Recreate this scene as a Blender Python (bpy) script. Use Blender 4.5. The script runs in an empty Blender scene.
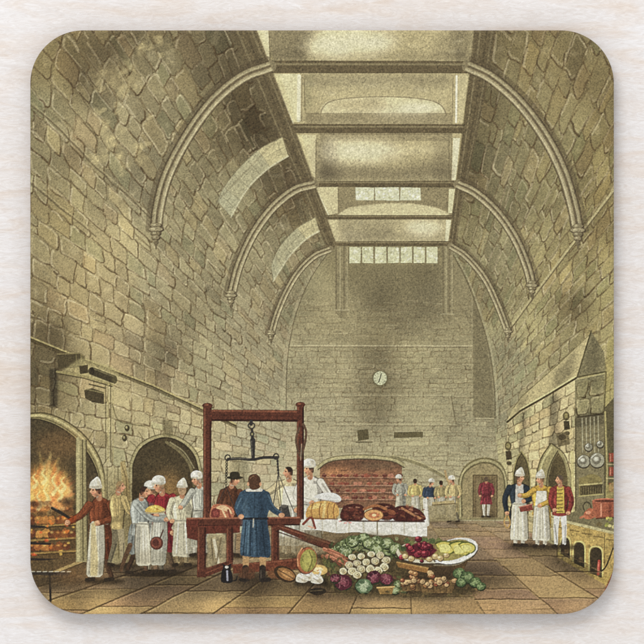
"""A square printed drinks coaster lying on a pale lime-washed wooden tabletop.

The coaster carries an old-fashioned tinted print of a stone-vaulted kitchen hall.
The print is drawn by the code below (strokes, washes and grain, like a painter
would) into the colour attribute of the coaster's top face."""
import bpy, math, random
import numpy as np

random.seed(7)
rng = np.random.default_rng(11)

# ---------------------------------------------------------------- units
PX = 0.095 / 584.0            # metres per print unit
CX = CY = 322.0               # centre of the picture in print units
def W(x, y):                  # print units (y down) -> metres (y up)
    return (x - CX) * PX, (CY - y) * PX

X0, X1, Y0, Y1, RC = 30.2, 614.0, 30.2, 614.2, 53.0     # outline of the coaster

# ---------------------------------------------------------------- the print
K = 4.0                       # canvas pixels per print unit
ORG = 28.0
N = int(588 * K)
cv = np.zeros((N, N, 3), np.float32)
YY, XX = np.mgrid[0:N, 0:N].astype(np.float32)
GX = XX / K + ORG             # print coordinates of every canvas pixel
GY = YY / K + ORG

def smooth_noise(cell, seed, aspect=1.0):
    """value noise over the canvas, about unit variance; cell in print units"""
    r = np.random.default_rng(seed)
    ny = int(588 / cell) + 4; nx = int(588 / (cell * aspect)) + 4
    g = r.standard_normal((ny, nx)).astype(np.float32)
    y = YY[:, 0] / K / cell; x = XX[0] / K / (cell * aspect)
    yi = y.astype(int); xi = x.astype(int)
    fy = y - yi; fx = x - xi
    fy = fy * fy * (3 - 2 * fy); fx = fx * fx * (3 - 2 * fx)
    a = g[yi][:, xi]; b = g[yi][:, xi + 1]; c = g[yi + 1][:, xi]; d = g[yi + 1][:, xi + 1]
    fx = fx[None, :]; fy = fy[:, None]
    return (a * (1 - fx) + b * fx) * (1 - fy) + (c * (1 - fx) + d * fx) * fy

N1 = smooth_noise(1.3, 1); N3 = smooth_noise(3.0, 2); N8 = smooth_noise(8, 3); N25 = smooth_noise(25, 4); N60 = smooth_noise(55, 5)

def bounds(pts, pad):
    p = np.asarray(pts, np.float32)
    a = np.floor((p.min(0) - pad - ORG) * K).astype(int); b = np.ceil((p.max(0) + pad - ORG) * K).astype(int) + 1
    a = np.clip(a, 0, N); b = np.clip(b, 0, N)
    return a[0], a[1], b[0], b[1]

def boxblur(m, r):
    r = int(r)
    if r < 1: return m
    for ax in (0, 1):
        for _ in range(2):
            q = np.pad(m, [(r + 1, r) if a == ax else (0, 0) for a in (0, 1)], mode='edge').cumsum(axis=ax, dtype=np.float64)
            n = m.shape[ax]
            if ax == 0: m = ((q[2 * r + 1:2 * r + 1 + n] - q[:n]) / (2 * r + 1)).astype(np.float32)
            else: m = ((q[:, 2 * r + 1:2 * r + 1 + n] - q[:, :n]) / (2 * r + 1)).astype(np.float32)
    return m

def poly_mask(pts, bb):
    x0, y0, x1, y1 = bb
    gx = GX[y0:y1, x0:x1]; gy = GY[y0:y1, x0:x1]
    m = np.zeros(gx.shape, bool)
    n = len(pts)
    for i in range(n):
        ax, ay = pts[i]; bx, by = pts[(i + 1) % n]
        if ay == by: continue
        c = ((ay <= gy) != (by <= gy))
        m ^= c & (gx < (bx - ax) * (gy - ay) / (by - ay) + ax)
    return m.astype(np.float32)

def C(c): return np.asarray(c, np.float32) / 255.0

def blend(bb, m, col, a=1.0, tex=0.0):
    x0, y0, x1, y1 = bb
    if x1 <= x0 or y1 <= y0: return
    col = C(col)
    src = np.broadcast_to(col, m.shape + (3,))
    if tex:
        t = 1 + tex * (0.30 * N3[y0:y1, x0:x1] + 0.55 * N1[y0:y1, x0:x1] + 0.25 * N8[y0:y1, x0:x1])
        src = src * t[..., None]
    k = (m * a)[..., None]
    cv[y0:y1, x0:x1] = cv[y0:y1, x0:x1] * (1 - k) + src * k

def poly(pts, col, a=1.0, soft=0.0, tex=0.06, clip=None):
    bb = bounds(pts, soft * 2 + 0.5)
    if bb[2] <= bb[0] or bb[3] <= bb[1]: return
    m = poly_mask(pts, bb)
    if soft: m = boxblur(m, soft * K)
    if clip is not None: m = m * clip[bb[1]:bb[3], bb[0]:bb[2]]
    blend(bb, m, col, a, tex)

def tone(pts, f, soft=2.0, a=1.0, clip=None):
    """darken or lighten what is there by the factor f (a wash)"""
    bb = bounds(pts, soft * 2 + 0.5)
    if bb[2] <= bb[0] or bb[3] <= bb[1]: return
    m = poly_mask(pts, bb)
    if soft: m = boxblur(m, soft * K)
    if clip is not None: m = m * clip[bb[1]:bb[3], bb[0]:bb[2]]
    x0, y0, x1, y1 = bb
    f = np.asarray(f, np.float32)
    k = (m * a)[..., None]
    cv[y0:y1, x0:x1] *= (1 - k) + k * f

def curve(pts, n=6, closed=False):
    p = [np.asarray(q, float) for q in pts]
    if closed: p = [p[-1]] + p + [p[0], p[1]]
    else: p = [2 * p[0] - p[1]] + p + [2 * p[-1] - p[-2]]
    out = []
    for i in range(1, len(p) - 2):
        for k in range(n):
            t = k / n
            a, b, c, d = p[i - 1:i + 3]
            out.append(0.5 * (2 * b + (c - a) * t + (2 * a - 5 * b + 4 * c - d) * t * t + (3 * b - a - 3 * c + d) * t ** 3))
    if not closed: out.append(p[-2])
    return [tuple(q) for q in out]

def blob(pts, col, **k): poly(curve(pts, 5, True), col, **k)

def oval(cx, cy, rx, ry, rot=0.0, n=18, wob=0.0):
    o = []
    for i in range(n):
        t = 2 * math.pi * i / n
        w = 1 + (random.uniform(-wob, wob) if wob else 0)
        x, y = rx * w * math.cos(t), ry * w * math.sin(t)
        o.append((cx + x * math.cos(rot) - y * math.sin(rot), cy + x * math.sin(rot) + y * math.cos(rot)))
    return o

def ell(cx, cy, rx, ry, col, rot=0.0, wob=0.0, **k): poly(oval(cx, cy, rx, ry, rot, 18, wob), col, **k)

def stroke(pts, w, col, a=1.0, w2=None, tex=0.05, smooth=False, soft=0.35, clip=None):
    """one brush stroke of width w (tapering to w2)"""
    if smooth: pts = curve(pts, 5)
    if w2 is None: w2 = w
    bb = bounds(pts, max(w, w2) / 2 + 1)
    x0, y0, x1, y1 = bb
    if x1 <= x0 or y1 <= y0: return
    gx = GX[y0:y1, x0:x1]; gy = GY[y0:y1, x0:x1]
    best = np.zeros(gx.shape, np.float32)
    n = len(pts) - 1
    for i in range(n):
        (ax, ay), (bx, by) = pts[i], pts[i + 1]
        dx, dy = bx - ax, by - ay
        L = dx * dx + dy * dy + 1e-9
        t = np.clip(((gx - ax) * dx + (gy - ay) * dy) / L, 0, 1)
        d = np.hypot(gx - ax - t * dx, gy - ay - t * dy)
        r = (w + (w2 - w) * (i + t) / n) / 2
        best = np.maximum(best, np.clip((r - d) / soft + 0.5, 0, 1))
    if clip is not None: best = best * clip[y0:y1, x0:x1]
    blend(bb, best, col, a, tex)

def jit(pts, s): return [(x + random.gauss(0, s), y + random.gauss(0, s)) for x, y in pts]

# ---------------------------------------------------------------- perspective of the hall
VX, VY = 405.0, 480.0
HF = 86.0                                            # floor below the eye, at depth scale 1
SEC_L = curve([(-137, -414), (-165, -402), (-195, -377), (-220, -342), (-238, -305), (-246, -275), (-249, -245)], 6)
SEC_L += [(-249, -245 + i * (HF + 245) / 30) for i in range(1, 31)]
SEC_R = curve([(62, -414), (85, -403), (115, -377), (140, -343), (158, -308), (168, -275), (173, -242)], 6)
SEC_R += [(173, -242 + i * (HF + 242) / 30) for i in range(1, 31)]
# beyond the ridge the section goes on under the skylight frame
SEC_L = [(-137 + 9 * i, -414 - 3.2 * i) for i in range(5, 0, -1)] + SEC_L
SEC_R = [(62 - 7 * i, -414 - 3.2 * i) for i in range(5, 0, -1)] + SEC_R

class Section:
    def __init__(s, pts):
        s.p = np.asarray(pts, float)
        d = np.hypot(*np.diff(s.p, axis=0).T)
        s.t = np.concatenate([[0], d.cumsum()])
        s.len = s.t[-1]
    def at(s, t, z):
        x = np.interp(t, s.t, s.p[:, 0]); y = np.interp(t, s.t, s.p[:, 1])
        return (VX + x / z, VY + y / z)
SL, SR = Section(SEC_L), Section(SEC_R)
def floor_pt(x, z): return (VX + x / z, VY + HF / z)

# ---------------------------------------------------------------- washes of the ground tone
def wash(ctrl, power=3.2):
    lo = 98
    gx = np.linspace(ORG, ORG + 588, lo); gx, gy = np.meshgrid(gx, gx)
    num = np.zeros((lo, lo, 3)); den = np.zeros((lo, lo))
    for x, y, r, g, b in ctrl:
        w = 1.0 / (((gx - x) ** 2 + (gy - y) ** 2 + 60) ** (power / 2))
        num += w[..., None] * np.array([r, g, b]); den += w
    f = (num / den[..., None] / 255).astype(np.float32)
    u = (np.arange(N) / (N - 1) * (lo - 1)); i = np.minimum(u.astype(int), lo - 2); t = (u - i).astype(np.float32)
    f = f[i] * (1 - t)[:, None, None] + f[i + 1] * t[:, None, None]
    return f[:, i] * (1 - t)[None, :, None] + f[:, i + 1] * t[None, :, None]

LEFT = [(35,40,118,108,66),(60,60,110,100,60),(100,45,96,87,54),(75,80,106,95,57),(110,75,118,106,66),(120,110,134,124,82),
 (90,130,142,130,84),(40,110,112,106,68),(35,160,125,116,74),(70,170,118,108,68),(60,220,128,118,74),(100,250,140,128,84),
 (140,200,130,122,82),(170,60,108,100,64),(200,40,98,90,58),(240,60,86,78,49),(200,110,118,110,72),(180,160,122,115,77),
 (220,130,96,88,56),(250,130,82,74,46),(280,190,88,80,50),(230,200,110,104,68),(200,230,118,110,72),(210,280,122,114,76),
 (180,300,126,116,76),(150,290,126,119,82),(120,300,150,136,90),(60,290,138,124,78),(40,300,110,98,60),(45,335,84,75,46),
 (40,370,92,84,52),(90,330,152,136,86),(130,340,142,128,86),(160,352,108,100,65),(200,370,148,140,95),(170,330,128,118,78),
 (240,330,132,124,86),(260,380,142,134,94),(275,300,118,110,74),(300,270,112,106,70),(100,400,162,150,98),(130,420,168,156,104),
 (70,390,138,124,78),(180,420,152,142,97),(120,480,168,156,106),(190,430,152,144,100),(250,440,154,147,107),(255,490,160,150,108)]
BACK = [(300,290,124,117,77),(330,310,142,132,87),(390,290,98,91,58),(430,300,108,101,66),(465,300,112,104,68),(300,370,148,140,96),
 (340,370,142,133,90),(380,345,110,102,66),(375,395,100,93,61),(430,360,134,126,84),(470,370,128,120,80),(440,410,136,129,88),
 (330,420,150,142,100),(300,440,160,150,108),(400,440,140,133,92),(470,440,132,126,88),(350,262,108,100,63),(420,270,96,89,56),
 (300,500,165,154,112),(430,490,150,142,100),(500,480,142,134,92)]
RIGHT = [(490,50,90,82,50),(520,60,108,99,60),(560,70,112,102,62),(600,90,102,93,56),(600,150,122,112,66),(490,110,106,98,60),
 (540,150,116,108,66),(500,160,112,106,68),(470,180,88,82,50),(560,180,118,110,66),(600,200,120,110,65),(592,260,126,115,68),
 (605,300,152,140,82),(603,340,152,140,84),(550,270,132,121,72),(572,305,108,97,57),(540,330,150,140,86),(500,250,112,106,68),
 (515,360,136,132,90),(500,410,130,126,88),(480,280,104,98,62),(545,370,150,140,88),(520,400,142,136,92),(560,420,190,178,110),
 (540,440,185,174,108),(608,400,150,140,84),(612,450,104,96,62),(550,500,170,158,100)]
FLOOR = [(60,602,150,120,72),(60,582,82,68,42),(150,577,86,71,44),(100,606,168,134,82),(200,590,118,96,59),(220,607,168,134,79),
 (300,602,162,130,76),(250,585,102,82,49),(400,609,172,138,81),(330,592,130,104,62),(480,602,167,132,78),(480,572,116,94,60),
 (530,572,150,119,76),(580,606,180,147,90),(560,585,156,125,79),(450,545,126,107,73),(460,522,140,119,81),(500,547,150,121,79),
 (490,512,140,120,82),(550,562,138,111,70),(300,545,150,130,92),(150,556,158,138,98),(230,560,130,108,72),(590,585,150,120,75)]

wl, wb, wr, wf = wash(LEFT), wash(BACK), wash(RIGHT), wash(FLOOR)
def full_mask(pts):
    return poly_mask(pts, (0, 0, N, N))
ZB = 2.08                                            # depth of the end wall
back_outline = [(330, 240)] + curve([(330, 250), (312, 276), (299, 305), (291, 335), (287, 365), (286, 400)], 5) + [(286, 522), (505, 522), (494, 420)] + curve([(494, 385), (488, 345), (476, 305), (464, 275), (450, 250)], 5)[0:] + [(450, 240)]
M_back = full_mask(back_outline)
left_outline = [(20, 20), (290, 20), (275, 60), (335, 245)] + curve([(330, 250), (312, 276), (299, 305), (291, 335), (287, 365), (286, 400)], 5) + [(286, 522), (150, 566), (20, 580)]
M_left = full_mask(left_outline)
M_floor = full_mask([(20, 574), (120, 564), (286, 521), (508, 521), (560, 548), (630, 588), (630, 630), (20, 630)])
cv[:] = wr
cv[M_left > 0] = wl[M_left > 0]
cv[M_back > 0] = wb[M_back > 0]
cv[M_floor > 0] = wf[M_floor > 0]
M_right = ((1 - M_left) * (1 - M_back) * (1 - M_floor)).astype(np.float32)
cv *= (1 + 0.05 * N25 + 0.04 * N60)[..., None]

# ---------------------------------------------------------------- masonry
def stone(quad, clip, strength=1.0, hue=True):
    """one stone: an irregular outline, its own tone, a dark joint and a lit edge"""
    (ax, ay), (bx, by), (cx_, cy_), (dx, dy) = quad
    size = math.sqrt(abs((ax - cx_) * (by - dy) - (bx - dx) * (ay - cy_)) / 2 + 1e-6)
    if size < 1.5: return
    j = size * 0.030
    ring = []
    q = [np.array(p) for p in quad]
    q = [p + np.array([random.gauss(0, size * .05), random.gauss(0, size * .05)]) for p in q]
    cen = sum(q) / 4
    for i in range(4):
        p0, p1 = q[i], q[(i + 1) % 4]
        for t in (0.09, 0.35, 0.65, 0.91):
            p = p0 + (p1 - p0) * t
            p = cen + (p - cen) * (0.965 if t in (0.09, 0.91) else 0.985)
            ring.append((p[0] + random.gauss(0, j), p[1] + random.gauss(0, j)))
    ring = curve(ring, 2, True)
    x, y = cen
    f = 1 + random.gauss(0, 0.075) * strength
    h = random.random()
    tint = np.array([f, f, f])
    if hue and h < 0.10: tint = tint * np.array([0.90, 0.935, 0.92])
    elif hue and h < 0.22: tint = tint * np.array([1.05, 1.02, 0.98])
    elif hue and h < 0.30: tint = tint * np.array([1.02, 0.98, 0.975])
    tone(ring, tint, soft=0.5, a=0.9, clip=clip)
    n = len(ring)
    w = min(1.7, 0.45 + size * 0.055)
    lx = 1 if x < 300 else -1
    col = (62, 51, 28)
    s0 = random.randrange(n); k = 0
    while k < n:
        L = random.randint(4, 10)
        seg = [ring[(s0 + k + i) % n] for i in range(L + 1)]
        mx = sum(p[0] for p in seg) / len(seg) - x; my = sum(p[1] for p in seg) / len(seg) - y
        sh = (mx * 0.45 * lx + my) / size
        a = (0.42 + 0.34 * max(-0.8, min(1, sh * 1.5))) * strength * random.uniform(0.55, 1.2)
        if a > 0.04: stroke(seg, w * random.uniform(0.6, 1.35), col, a=min(0.9, a), clip=clip, soft=0.6)
        if random.random() < (0.55 if sh < -0.05 else 0.22):
            seg2 = [(p[0] + (x - p[0]) * 0.13, p[1] + (y - p[1]) * 0.13) for p in seg]
            stroke(seg2, w * random.uniform(.8, 1.6), (214, 200, 146), a=0.34 * strength * random.uniform(.4, 1.3), clip=clip, soft=0.8)
        k += L
    if random.random() < .35 and size > 6:
        ell(x + random.gauss(0, size*.15), y + random.gauss(0, size*.12), size * random.uniform(.15, .35), size * random.uniform(.1, .25), random.choice([(196,182,128),(92,82,50),(170,158,108)]), rot=random.uniform(0, 3), wob=.3, a=.22 * strength, soft=.9, clip=clip)

def courses(sec, clip, t0, t1, z0, z1, dh, dz, strength):
    t = t0
    while t < t1:
        h = dh * random.uniform(0.8, 1.25)
        z = z0 - random.uniform(0, dz)
        sk = 0.0
        while z < z1:
            l = dz * random.uniform(0.6, 1.45) * z ** 1.5
            # now and then two courses run together or one stone is split
            split = random.random() < 0.10
            parts = [(t, t + h)] if not split else [(t, t + h * 0.5), (t + h * 0.5, t + h)]
            for a, b in parts:
                quad = [sec.at(a, z), sec.at(a, z + l), sec.at(b, z + l), sec.at(b, z)]
                xs = [p[0] for p in quad]; ys = [p[1] for p in quad]
                if max(xs) > 26 and min(xs) < 618 and max(ys) > 26 and min(ys) < 618:
                    fade = strength * (1.0 if z < 1.15 else max(0.45, 1.0 - 0.6 * (z - 1.15)))
                    stone(quad, clip, fade)
            z += l
        t += h

courses(SL, M_left, 20, SL.len, 0.60, 2.15, 14.0, 0.066, 1.0)
courses(SR, M_right, 20, SR.len, 0.70, 2.05, 13.5, 0.074, 0.95)
# patches of damp, worn plaster and soot on both vaults
for i in range(60):
    x, y = random.uniform(30, 240), random.uniform(30, 330)
    ell(x, y, random.uniform(3, 11), random.uniform(2, 6), random.choice([(170,156,102),(160,146,92),(88,80,50),(112,108,74)]), rot=random.uniform(0.5, 1.1), wob=0.35, a=random.uniform(0.08, 0.26), soft=1.2, clip=M_left)
for i in range(46):
    x, y = random.uniform(480, 614), random.uniform(30, 330)
    ell(x, y, random.uniform(3, 10), random.uniform(2, 5), random.choice([(160,146,88),(150,138,84),(84,76,46),(104,98,62)]), rot=random.uniform(-1.2, -0.7), wob=0.35, a=random.uniform(0.08, 0.22), soft=1.2, clip=M_right)
# pale peeled patches high on the left vault
for path, n_ in (([(88,92),(108,80),(130,64)],26),([(108,112),(122,94),(134,82)],18),([(134,58),(150,44),(164,44)],18),([(98,112),(110,132),(104,156),(94,166)],30),([(112,132),(118,150),(124,172)],14),([(150,118),(146,140),(140,160)],12)):
    cp = curve(path, 8)
    for _ in range(n_):
        px_, py_ = random.choice(cp); px_ += random.gauss(0,4.5); py_ += random.gauss(0,4.5)
        blob([(px_+random.uniform(1.5,5)*math.cos(t)-1.2*math.sin(t), py_+random.uniform(1.5,5)*math.sin(t)) for t in np.linspace(0,5.4,7)], (176,160,102), a=random.uniform(.12,.42), soft=.5, clip=M_left, tex=.12)
tone([(70,70),(125,30),(150,30),(105,85),(88,120),(70,110)], 0.84, soft=7, clip=M_left)
tone([(150,330),(172,340),(172,420),(150,410)], 0.85, soft=6, clip=M_left)
tone([(566,300),(582,262),(584,330),(574,372),(560,384)], 0.92, soft=8, clip=M_right)
# heavy bed joints that run away into the depth
for pts in ([(30,104),(62,132),(96,168),(128,196),(154,222)], [(30,182),(60,208),(96,236)]):
    stroke(jit(curve(pts, 4), 0.5), 2.0, (70,62,38), a=0.7, w2=1.2, clip=M_left)
    stroke([(x + 1.2, y - 1.6) for x, y in pts], 1.2, (160,148,98), a=0.4, clip=M_left)
tone([(150,28),(235,28),(262,90),(292,150),(318,215),(330,250),(300,255),(270,200),(235,140),(190,80)], (.84,.83,.80), soft=12, clip=M_left)
tone([(28,28),(150,28),(110,60),(60,75),(28,90)], (.90,.88,.84), soft=10, clip=M_left)
tone([(28,315),(60,318),(80,350),(60,420),(28,420)], (.80,.79,.76), soft=9, clip=M_left)
tone([(190,95),(262,85),(285,140),(230,150),(200,190),(165,200)], (.90,.89,.86), soft=10, clip=M_left)
tone([(490,28),(560,28),(620,60),(620,150),(590,110),(540,70),(500,60)], (.90,.88,.84), soft=12, clip=M_right)
tone([(470,60),(500,85),(500,150),(470,260),(455,250)], (.86,.85,.82), soft=9, clip=M_right)
tone([(575,150),(616,120),(616,260),(590,270)], (.92,.90,.86), soft=9, clip=M_right)
tone([(60,200),(140,240),(150,330),(60,310)], (1.07,1.05,1.02), soft=16, clip=M_left)
tone([(95,340),(230,400),(230,460),(95,420)], (1.08,1.06,1.04), soft=12, clip=M_left)
# springing line of the right vault
for o, c, w, a in ((0, (80,72,44), 3.4, 0.45), (-1.3, (178,166,108), 2.0, 0.8), (1.6, (74,66,40), 1.0, 0.7)):
    stroke([(616,188 + o), (576,240 + o), (533,297 + o), (508,331 + o)], w, c, a=a, clip=M_right)

# end wall: small coursed masonry
def brick_wall(x0, x1, y0, y1, h, l, strength, clip):
    y = y0
    while y < y1:
        hh = h * random.uniform(0.8, 1.25); x = x0 - random.uniform(0, l)
        while x < x1:
            ll = l * random.uniform(0.5, 1.6)
            stone([(x, y), (x + ll, y + random.gauss(0, .3)), (x + ll, y + hh), (x, y + hh)], clip, strength, hue=False)
            x += ll
        y += hh
brick_wall(284, 508, 300, 346, 5.6, 17, 0.30, M_back)
brick_wall(284, 508, 346, 522, 5.0, 14, 0.50, M_back)
for i in range(520):
    x = random.uniform(290, 492); y = random.uniform(300, 520); l = random.uniform(3, 12)
    stroke([(x, y), (x + l, y + random.uniform(-.3, .3))], random.uniform(.5, 1.3), random.choice([(70,62,40),(74,66,42),(186,174,122),(172,160,112)]), a=random.uniform(.10, .38), clip=M_back)
for y, x0, x1, a in ((345.5, 288, 472, 0.7), (395, 330, 453, 0.35), (424, 330, 456, 0.4), (418, 474, 494, 0.6), (431, 300, 500, 0.3)):
    stroke([(x0, y), (x1, y + 0.3)], 1.1, (188,177,126), a=a, clip=M_back)
    stroke([(x0, y + 1.4), (x1, y + 1.7)], 0.9, (80,72,46), a=a * 0.8, clip=M_back)
tone([(366,345),(396,345),(392,400),(398,428),(362,428),(366,400)], 0.86, soft=9, clip=M_back)
tone([(352,262),(442,262),(452,300),(410,326),(380,322),(350,290)], 0.92, soft=14, clip=M_back)
poly([(396,397),(451,397),(455,423),(398,424)], (150,142,98), a=0.32, soft=0.6)
stroke([(451,396),(456,424)], 1.2, (76,70,44), a=0.7)
# dark chase in the right corner of the end wall
poly([(473,300),(480,316),(487,345),(493,385),(494,418),(473,418)], (86,80,51), a=0.75, soft=0.8, tex=0.08)
stroke([(472,296),(472,418)], 1.0, (150,140,96), a=0.5)
stroke(curve([(450,250),(464,275),(476,305),(488,345),(494,385),(495,418)], 5), 1.2, (70,64,40), a=0.8)
stroke([(p[0] + 2, p[1]) for p in curve([(450,250),(464,275),(476,305),(488,345),(494,385),(495,418)], 5)], 1.5, (160,152,108), a=0.45)
stroke(curve([(330,250),(312,276),(299,305),(291,335),(287,365),(286,410)], 5), 1.0, (72,66,42), a=0.75)
stroke([(p[0] - 2.5, p[1]) for p in curve([(330,250),(312,276),(299,305),(291,335),(287,365),(286,410)], 5)], 3.0, (162,153,108), a=0.35)

# ---------------------------------------------------------------- skylight
SKY = [(256,28),(478,28),(472,64),(462,124),(455,182),(449,246),(335,246),(313,182),(293,128),(269,66)]
poly(SKY, (152,140,90), tex=0.07)
def glow(x, y, rx, ry, col, a, soft): ell(x, y, rx, ry, col, a=a, soft=soft, tex=0.08, wob=0.12)
# bay one
poly([(268,28),(476,28),(470,62),(268,62)], (148,136,86))
glow(345,42,44,16,(198,186,126),0.9,6); glow(330,50,22,9,(206,194,136),0.7,4); glow(440,40,26,16,(160,147,94),0.5,5)
tone([(262,28),(300,28),(296,62),(268,62)], 0.86, soft=6)
poly([(255,28),(268,28),(269.5,61),(266,61)], (206,193,136)); stroke([(269,28),(270,61)], 0.9, (90,82,52), a=0.7)
# bay two
poly([(270,73),(468,73),(462,124),(292,124)], (150,138,88))
poly([(271,74),(300,74),(298,122),(292,122)], (192,180,122)); stroke([(272,74),(293,123)], 1.4, (222,212,158), a=0.8)
stroke([(299,76),(298.5,120)], 3.6, (216,206,150)); stroke([(302,75),(301.5,121)], 0.9, (92,84,54), a=0.7)
poly([(304,75),(316,75),(310,95),(313,104),(304,112)], (118,112,70), a=0.6, soft=1)
poly([(312,76),(448,76),(447,100),(318,100)], (158,146,94), soft=1, a=0.9)
glow(370,82,40,5,(176,164,108),0.6,3)
poly(curve([(319,122),(322,106),(336,99),(378,96),(420,98),(440,104),(448,119),(448,124)],4)+[(319,124)], (186,174,118), soft=0.6)
glow(360,104,30,6,(140,128,82),0.6,3); glow(420,108,22,5,(208,197,142),0.8,3)
stroke([(320,120),(323,107),(337,99.5),(378,96.5),(420,98.5),(440,104.5),(448,118)], 1.3, (96,88,56), a=0.75, smooth=True)
poly([(306,114),(452,114),(452,125),(306,125)], (128,117,74), a=0.85, soft=0.5)
poly([(458,75),(469,75),(463,123),(458,123)], (168,156,102)); stroke([(456.5,76),(456,122)], 2.0, (228,218,164)); stroke([(453,76),(452,122)], 0.9, (96,88,56), a=0.7)
# bay three
poly([(294,134),(463,134),(456,181),(313,181)], (150,138,88))
poly([(296,135),(316,135),(315,180),(313,180)], (182,170,114)); stroke([(295,135),(313,180)], 1.3, (214,203,148), a=0.8)
poly([(320,134),(452,134),(452,141),(320,141)], (120,110,70), a=0.9, soft=0.4)
glow(352,152,36,12,(198,186,128),0.85,5); glow(420,165,34,10,(138,127,80),0.6,5); glow(400,150,40,5,(176,164,110),0.6,3)
stroke([(316,140),(315.5,180)], 0.9, (96,88,56), a=0.6)
tone([(316,141),(330,141),(335,180),(316,180)], 0.84, soft=4)
poly([(453,138),(460,138),(455.5,180),(451.5,180)], (208,197,142)); stroke([(451.5,138),(450.5,180)], 0.9, (96,88,56), a=0.6)
# bay four
poly([(314,187),(456,187),(452,216),(325,216)], (108,99,62))
poly([(316,187),(338,187),(338,213),(328,215)], (176,165,110)); stroke([(316,188),(328,214)], 1.2, (208,198,142), a=0.8)
poly(curve([(338,214),(352,207),(395,203),(430,206),(449,213)],4)+[(449,216),(338,216)], (178,167,112), soft=0.5)
poly([(449,189),(455,189),(452,213),(448,213)], (190,180,124))
for a, b in ((355.5,373.5),(375.5,398.5),(400.5,420.5)):
    poly(jit([(a,187.5),(b,187.5),(b,200),(a,200)],0.3), (190,188,138), tex=0.03)
    for _ in range(26):
        ell(random.uniform(a+1,b-1), random.uniform(188.5,199), random.uniform(.6,1.8), random.uniform(.5,1.4), random.choice([(222,218,172),(150,150,102),(170,168,118),(232,228,186)]), a=0.75, wob=.3)
# bay five
poly([(327,219),(451,219),(448,242),(335,242)], (152,141,92))
glow(424,227,18,7,(196,185,130),0.85,3); glow(350,236,16,5,(172,160,108),0.6,3); tone([(340,220),(395,220),(390,240),(345,240)], 0.92, soft=4)
poly([(328,220),(338,220),(338.5,241),(335,241)], (168,157,104)); poly([(446,220),(451,220),(448,241),(445,241)], (200,190,136))
tone([(262,28),(476,28),(462,124),(449,246),(335,246),(300,130)], (1.06,1.06,1.10), soft=1.0)
for pts, f in (([(296,28),(312,28),(306,60),(272,60),(268,28)],.80),([(450,28),(476,28),(468,62),(452,62)],.82),([(270,52),(470,52),(470,61),(270,61)],.86),([(304,76),(450,76),(450,84),(304,84)],.84),([(306,112),(452,112),(452,124),(306,124)],.86),([(318,138),(334,140),(342,180),(318,180)],.80),([(318,168),(452,166),(452,180),(318,180)],.82),([(430,140),(452,140),(452,180),(436,180)],.86),([(338,232),(448,232),(448,241),(338,241)],.86)):
    tone(pts, f, soft=3.5)
for a_, b_, w_ in (((316,141),(316,180),1),((449,141),(449,180),1),((304,76),(305,113),1),((319,134),(452,134),1.2),((306,113.5),(452,113.5),.9),((338,188),(338,214),.9),((447,190),(447,213),.9)): stroke([a_,b_],w_,(82,74,46),a=.6)
for pts, f in (([(296,28),(318,28),(306,60),(290,60)],.84),([(440,28),(470,28),(468,60),(430,60)],.86),([(312,76),(448,76),(446,90),(318,90)],.88),([(322,160),(400,170),(452,150),(452,180),(318,180)],.84),([(340,219),(400,219),(385,240),(338,240)],.9)):
    tone(pts, f, soft=4)
for x, y, rx, ry, a in ((350,44,40,10,.5),(378,38,26,7,.4),(334,150,12,10,.35),(368,151,34,8,.45),(405,111,32,4,.45),(422,230,18,7,.4)):
    ell(x, y, rx, ry, (224,213,166), a=a, soft=5.0, wob=.3, tex=.05)
for i in range(70):
    x, y = random.uniform(275,460), random.choice([random.uniform(30,58),random.uniform(76,112),random.uniform(142,178),random.uniform(221,240)])
    ell(x, y, random.uniform(2,9), random.uniform(.8,2.6), random.choice([(222,210,160),(150,138,92),(196,184,130)]), rot=random.uniform(-.3,.3), a=random.uniform(.06,.2), soft=1, wob=.3)
# beams across
for y0, y1, xa, xb in ((60.5,73,264,475),(124,133,289,467),(180.5,187,309,459),(215,219.4,324,453),(241,246.2,331,451)):
    poly(jit([(xa,y0),(xb,y0),(xb-1,y1),(xa+3,y1)],0.25), (70,62,38), tex=0.10)
    stroke([(xa+3,y0+(y1-y0)*0.28),(xb-2,y0+(y1-y0)*0.3)], max(.8,(y1-y0)*0.16), (128,118,76), a=0.6)
    stroke([(xa+3,y1-.4),(xb-2,y1-.4)], 0.9, (56,50,30), a=0.7)
    stroke([(xa+4,y0+(y1-y0)*0.62),(xb-4,y0+(y1-y0)*0.6)], 0.8, (62,55,33), a=0.5)
# frame beams down both sides
poly([(229,28),(256,28),(269,62),(293,124),(314,181),(337,246),(329,252),(316,225),(296,178),(272,128),(247,68)], (72,64,39), a=0.95, soft=0.6, tex=0.10)
for f, c, a in ((0.25,(110,100,64),0.6),(0.55,(58,51,31),0.7),(0.8,(112,102,66),0.45)):
    L = [(229,28),(247,68),(272,128),(296,178),(316,225),(329,252)]; R = [(256,28),(269,62),(293,124),(314,181),(330,225),(337,246)]
    stroke([(a_[0]*(1-f)+b_[0]*f, a_[1]*(1-f)+b_[1]*f) for a_, b_ in zip(L,R)], 2.2, c, a=a, w2=0.8)
tone([(205,28),(232,28),(250,70),(280,135),(300,185),(270,200),(240,130)], 0.86, soft=8, clip=M_left)
poly([(474,28),(496,28),(489,70),(478,130),(466,185),(455,250),(447,250),(451,225),(456,183),(463,124),(470,66)], (72,64,39), a=0.95, soft=0.6, tex=0.10)
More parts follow.
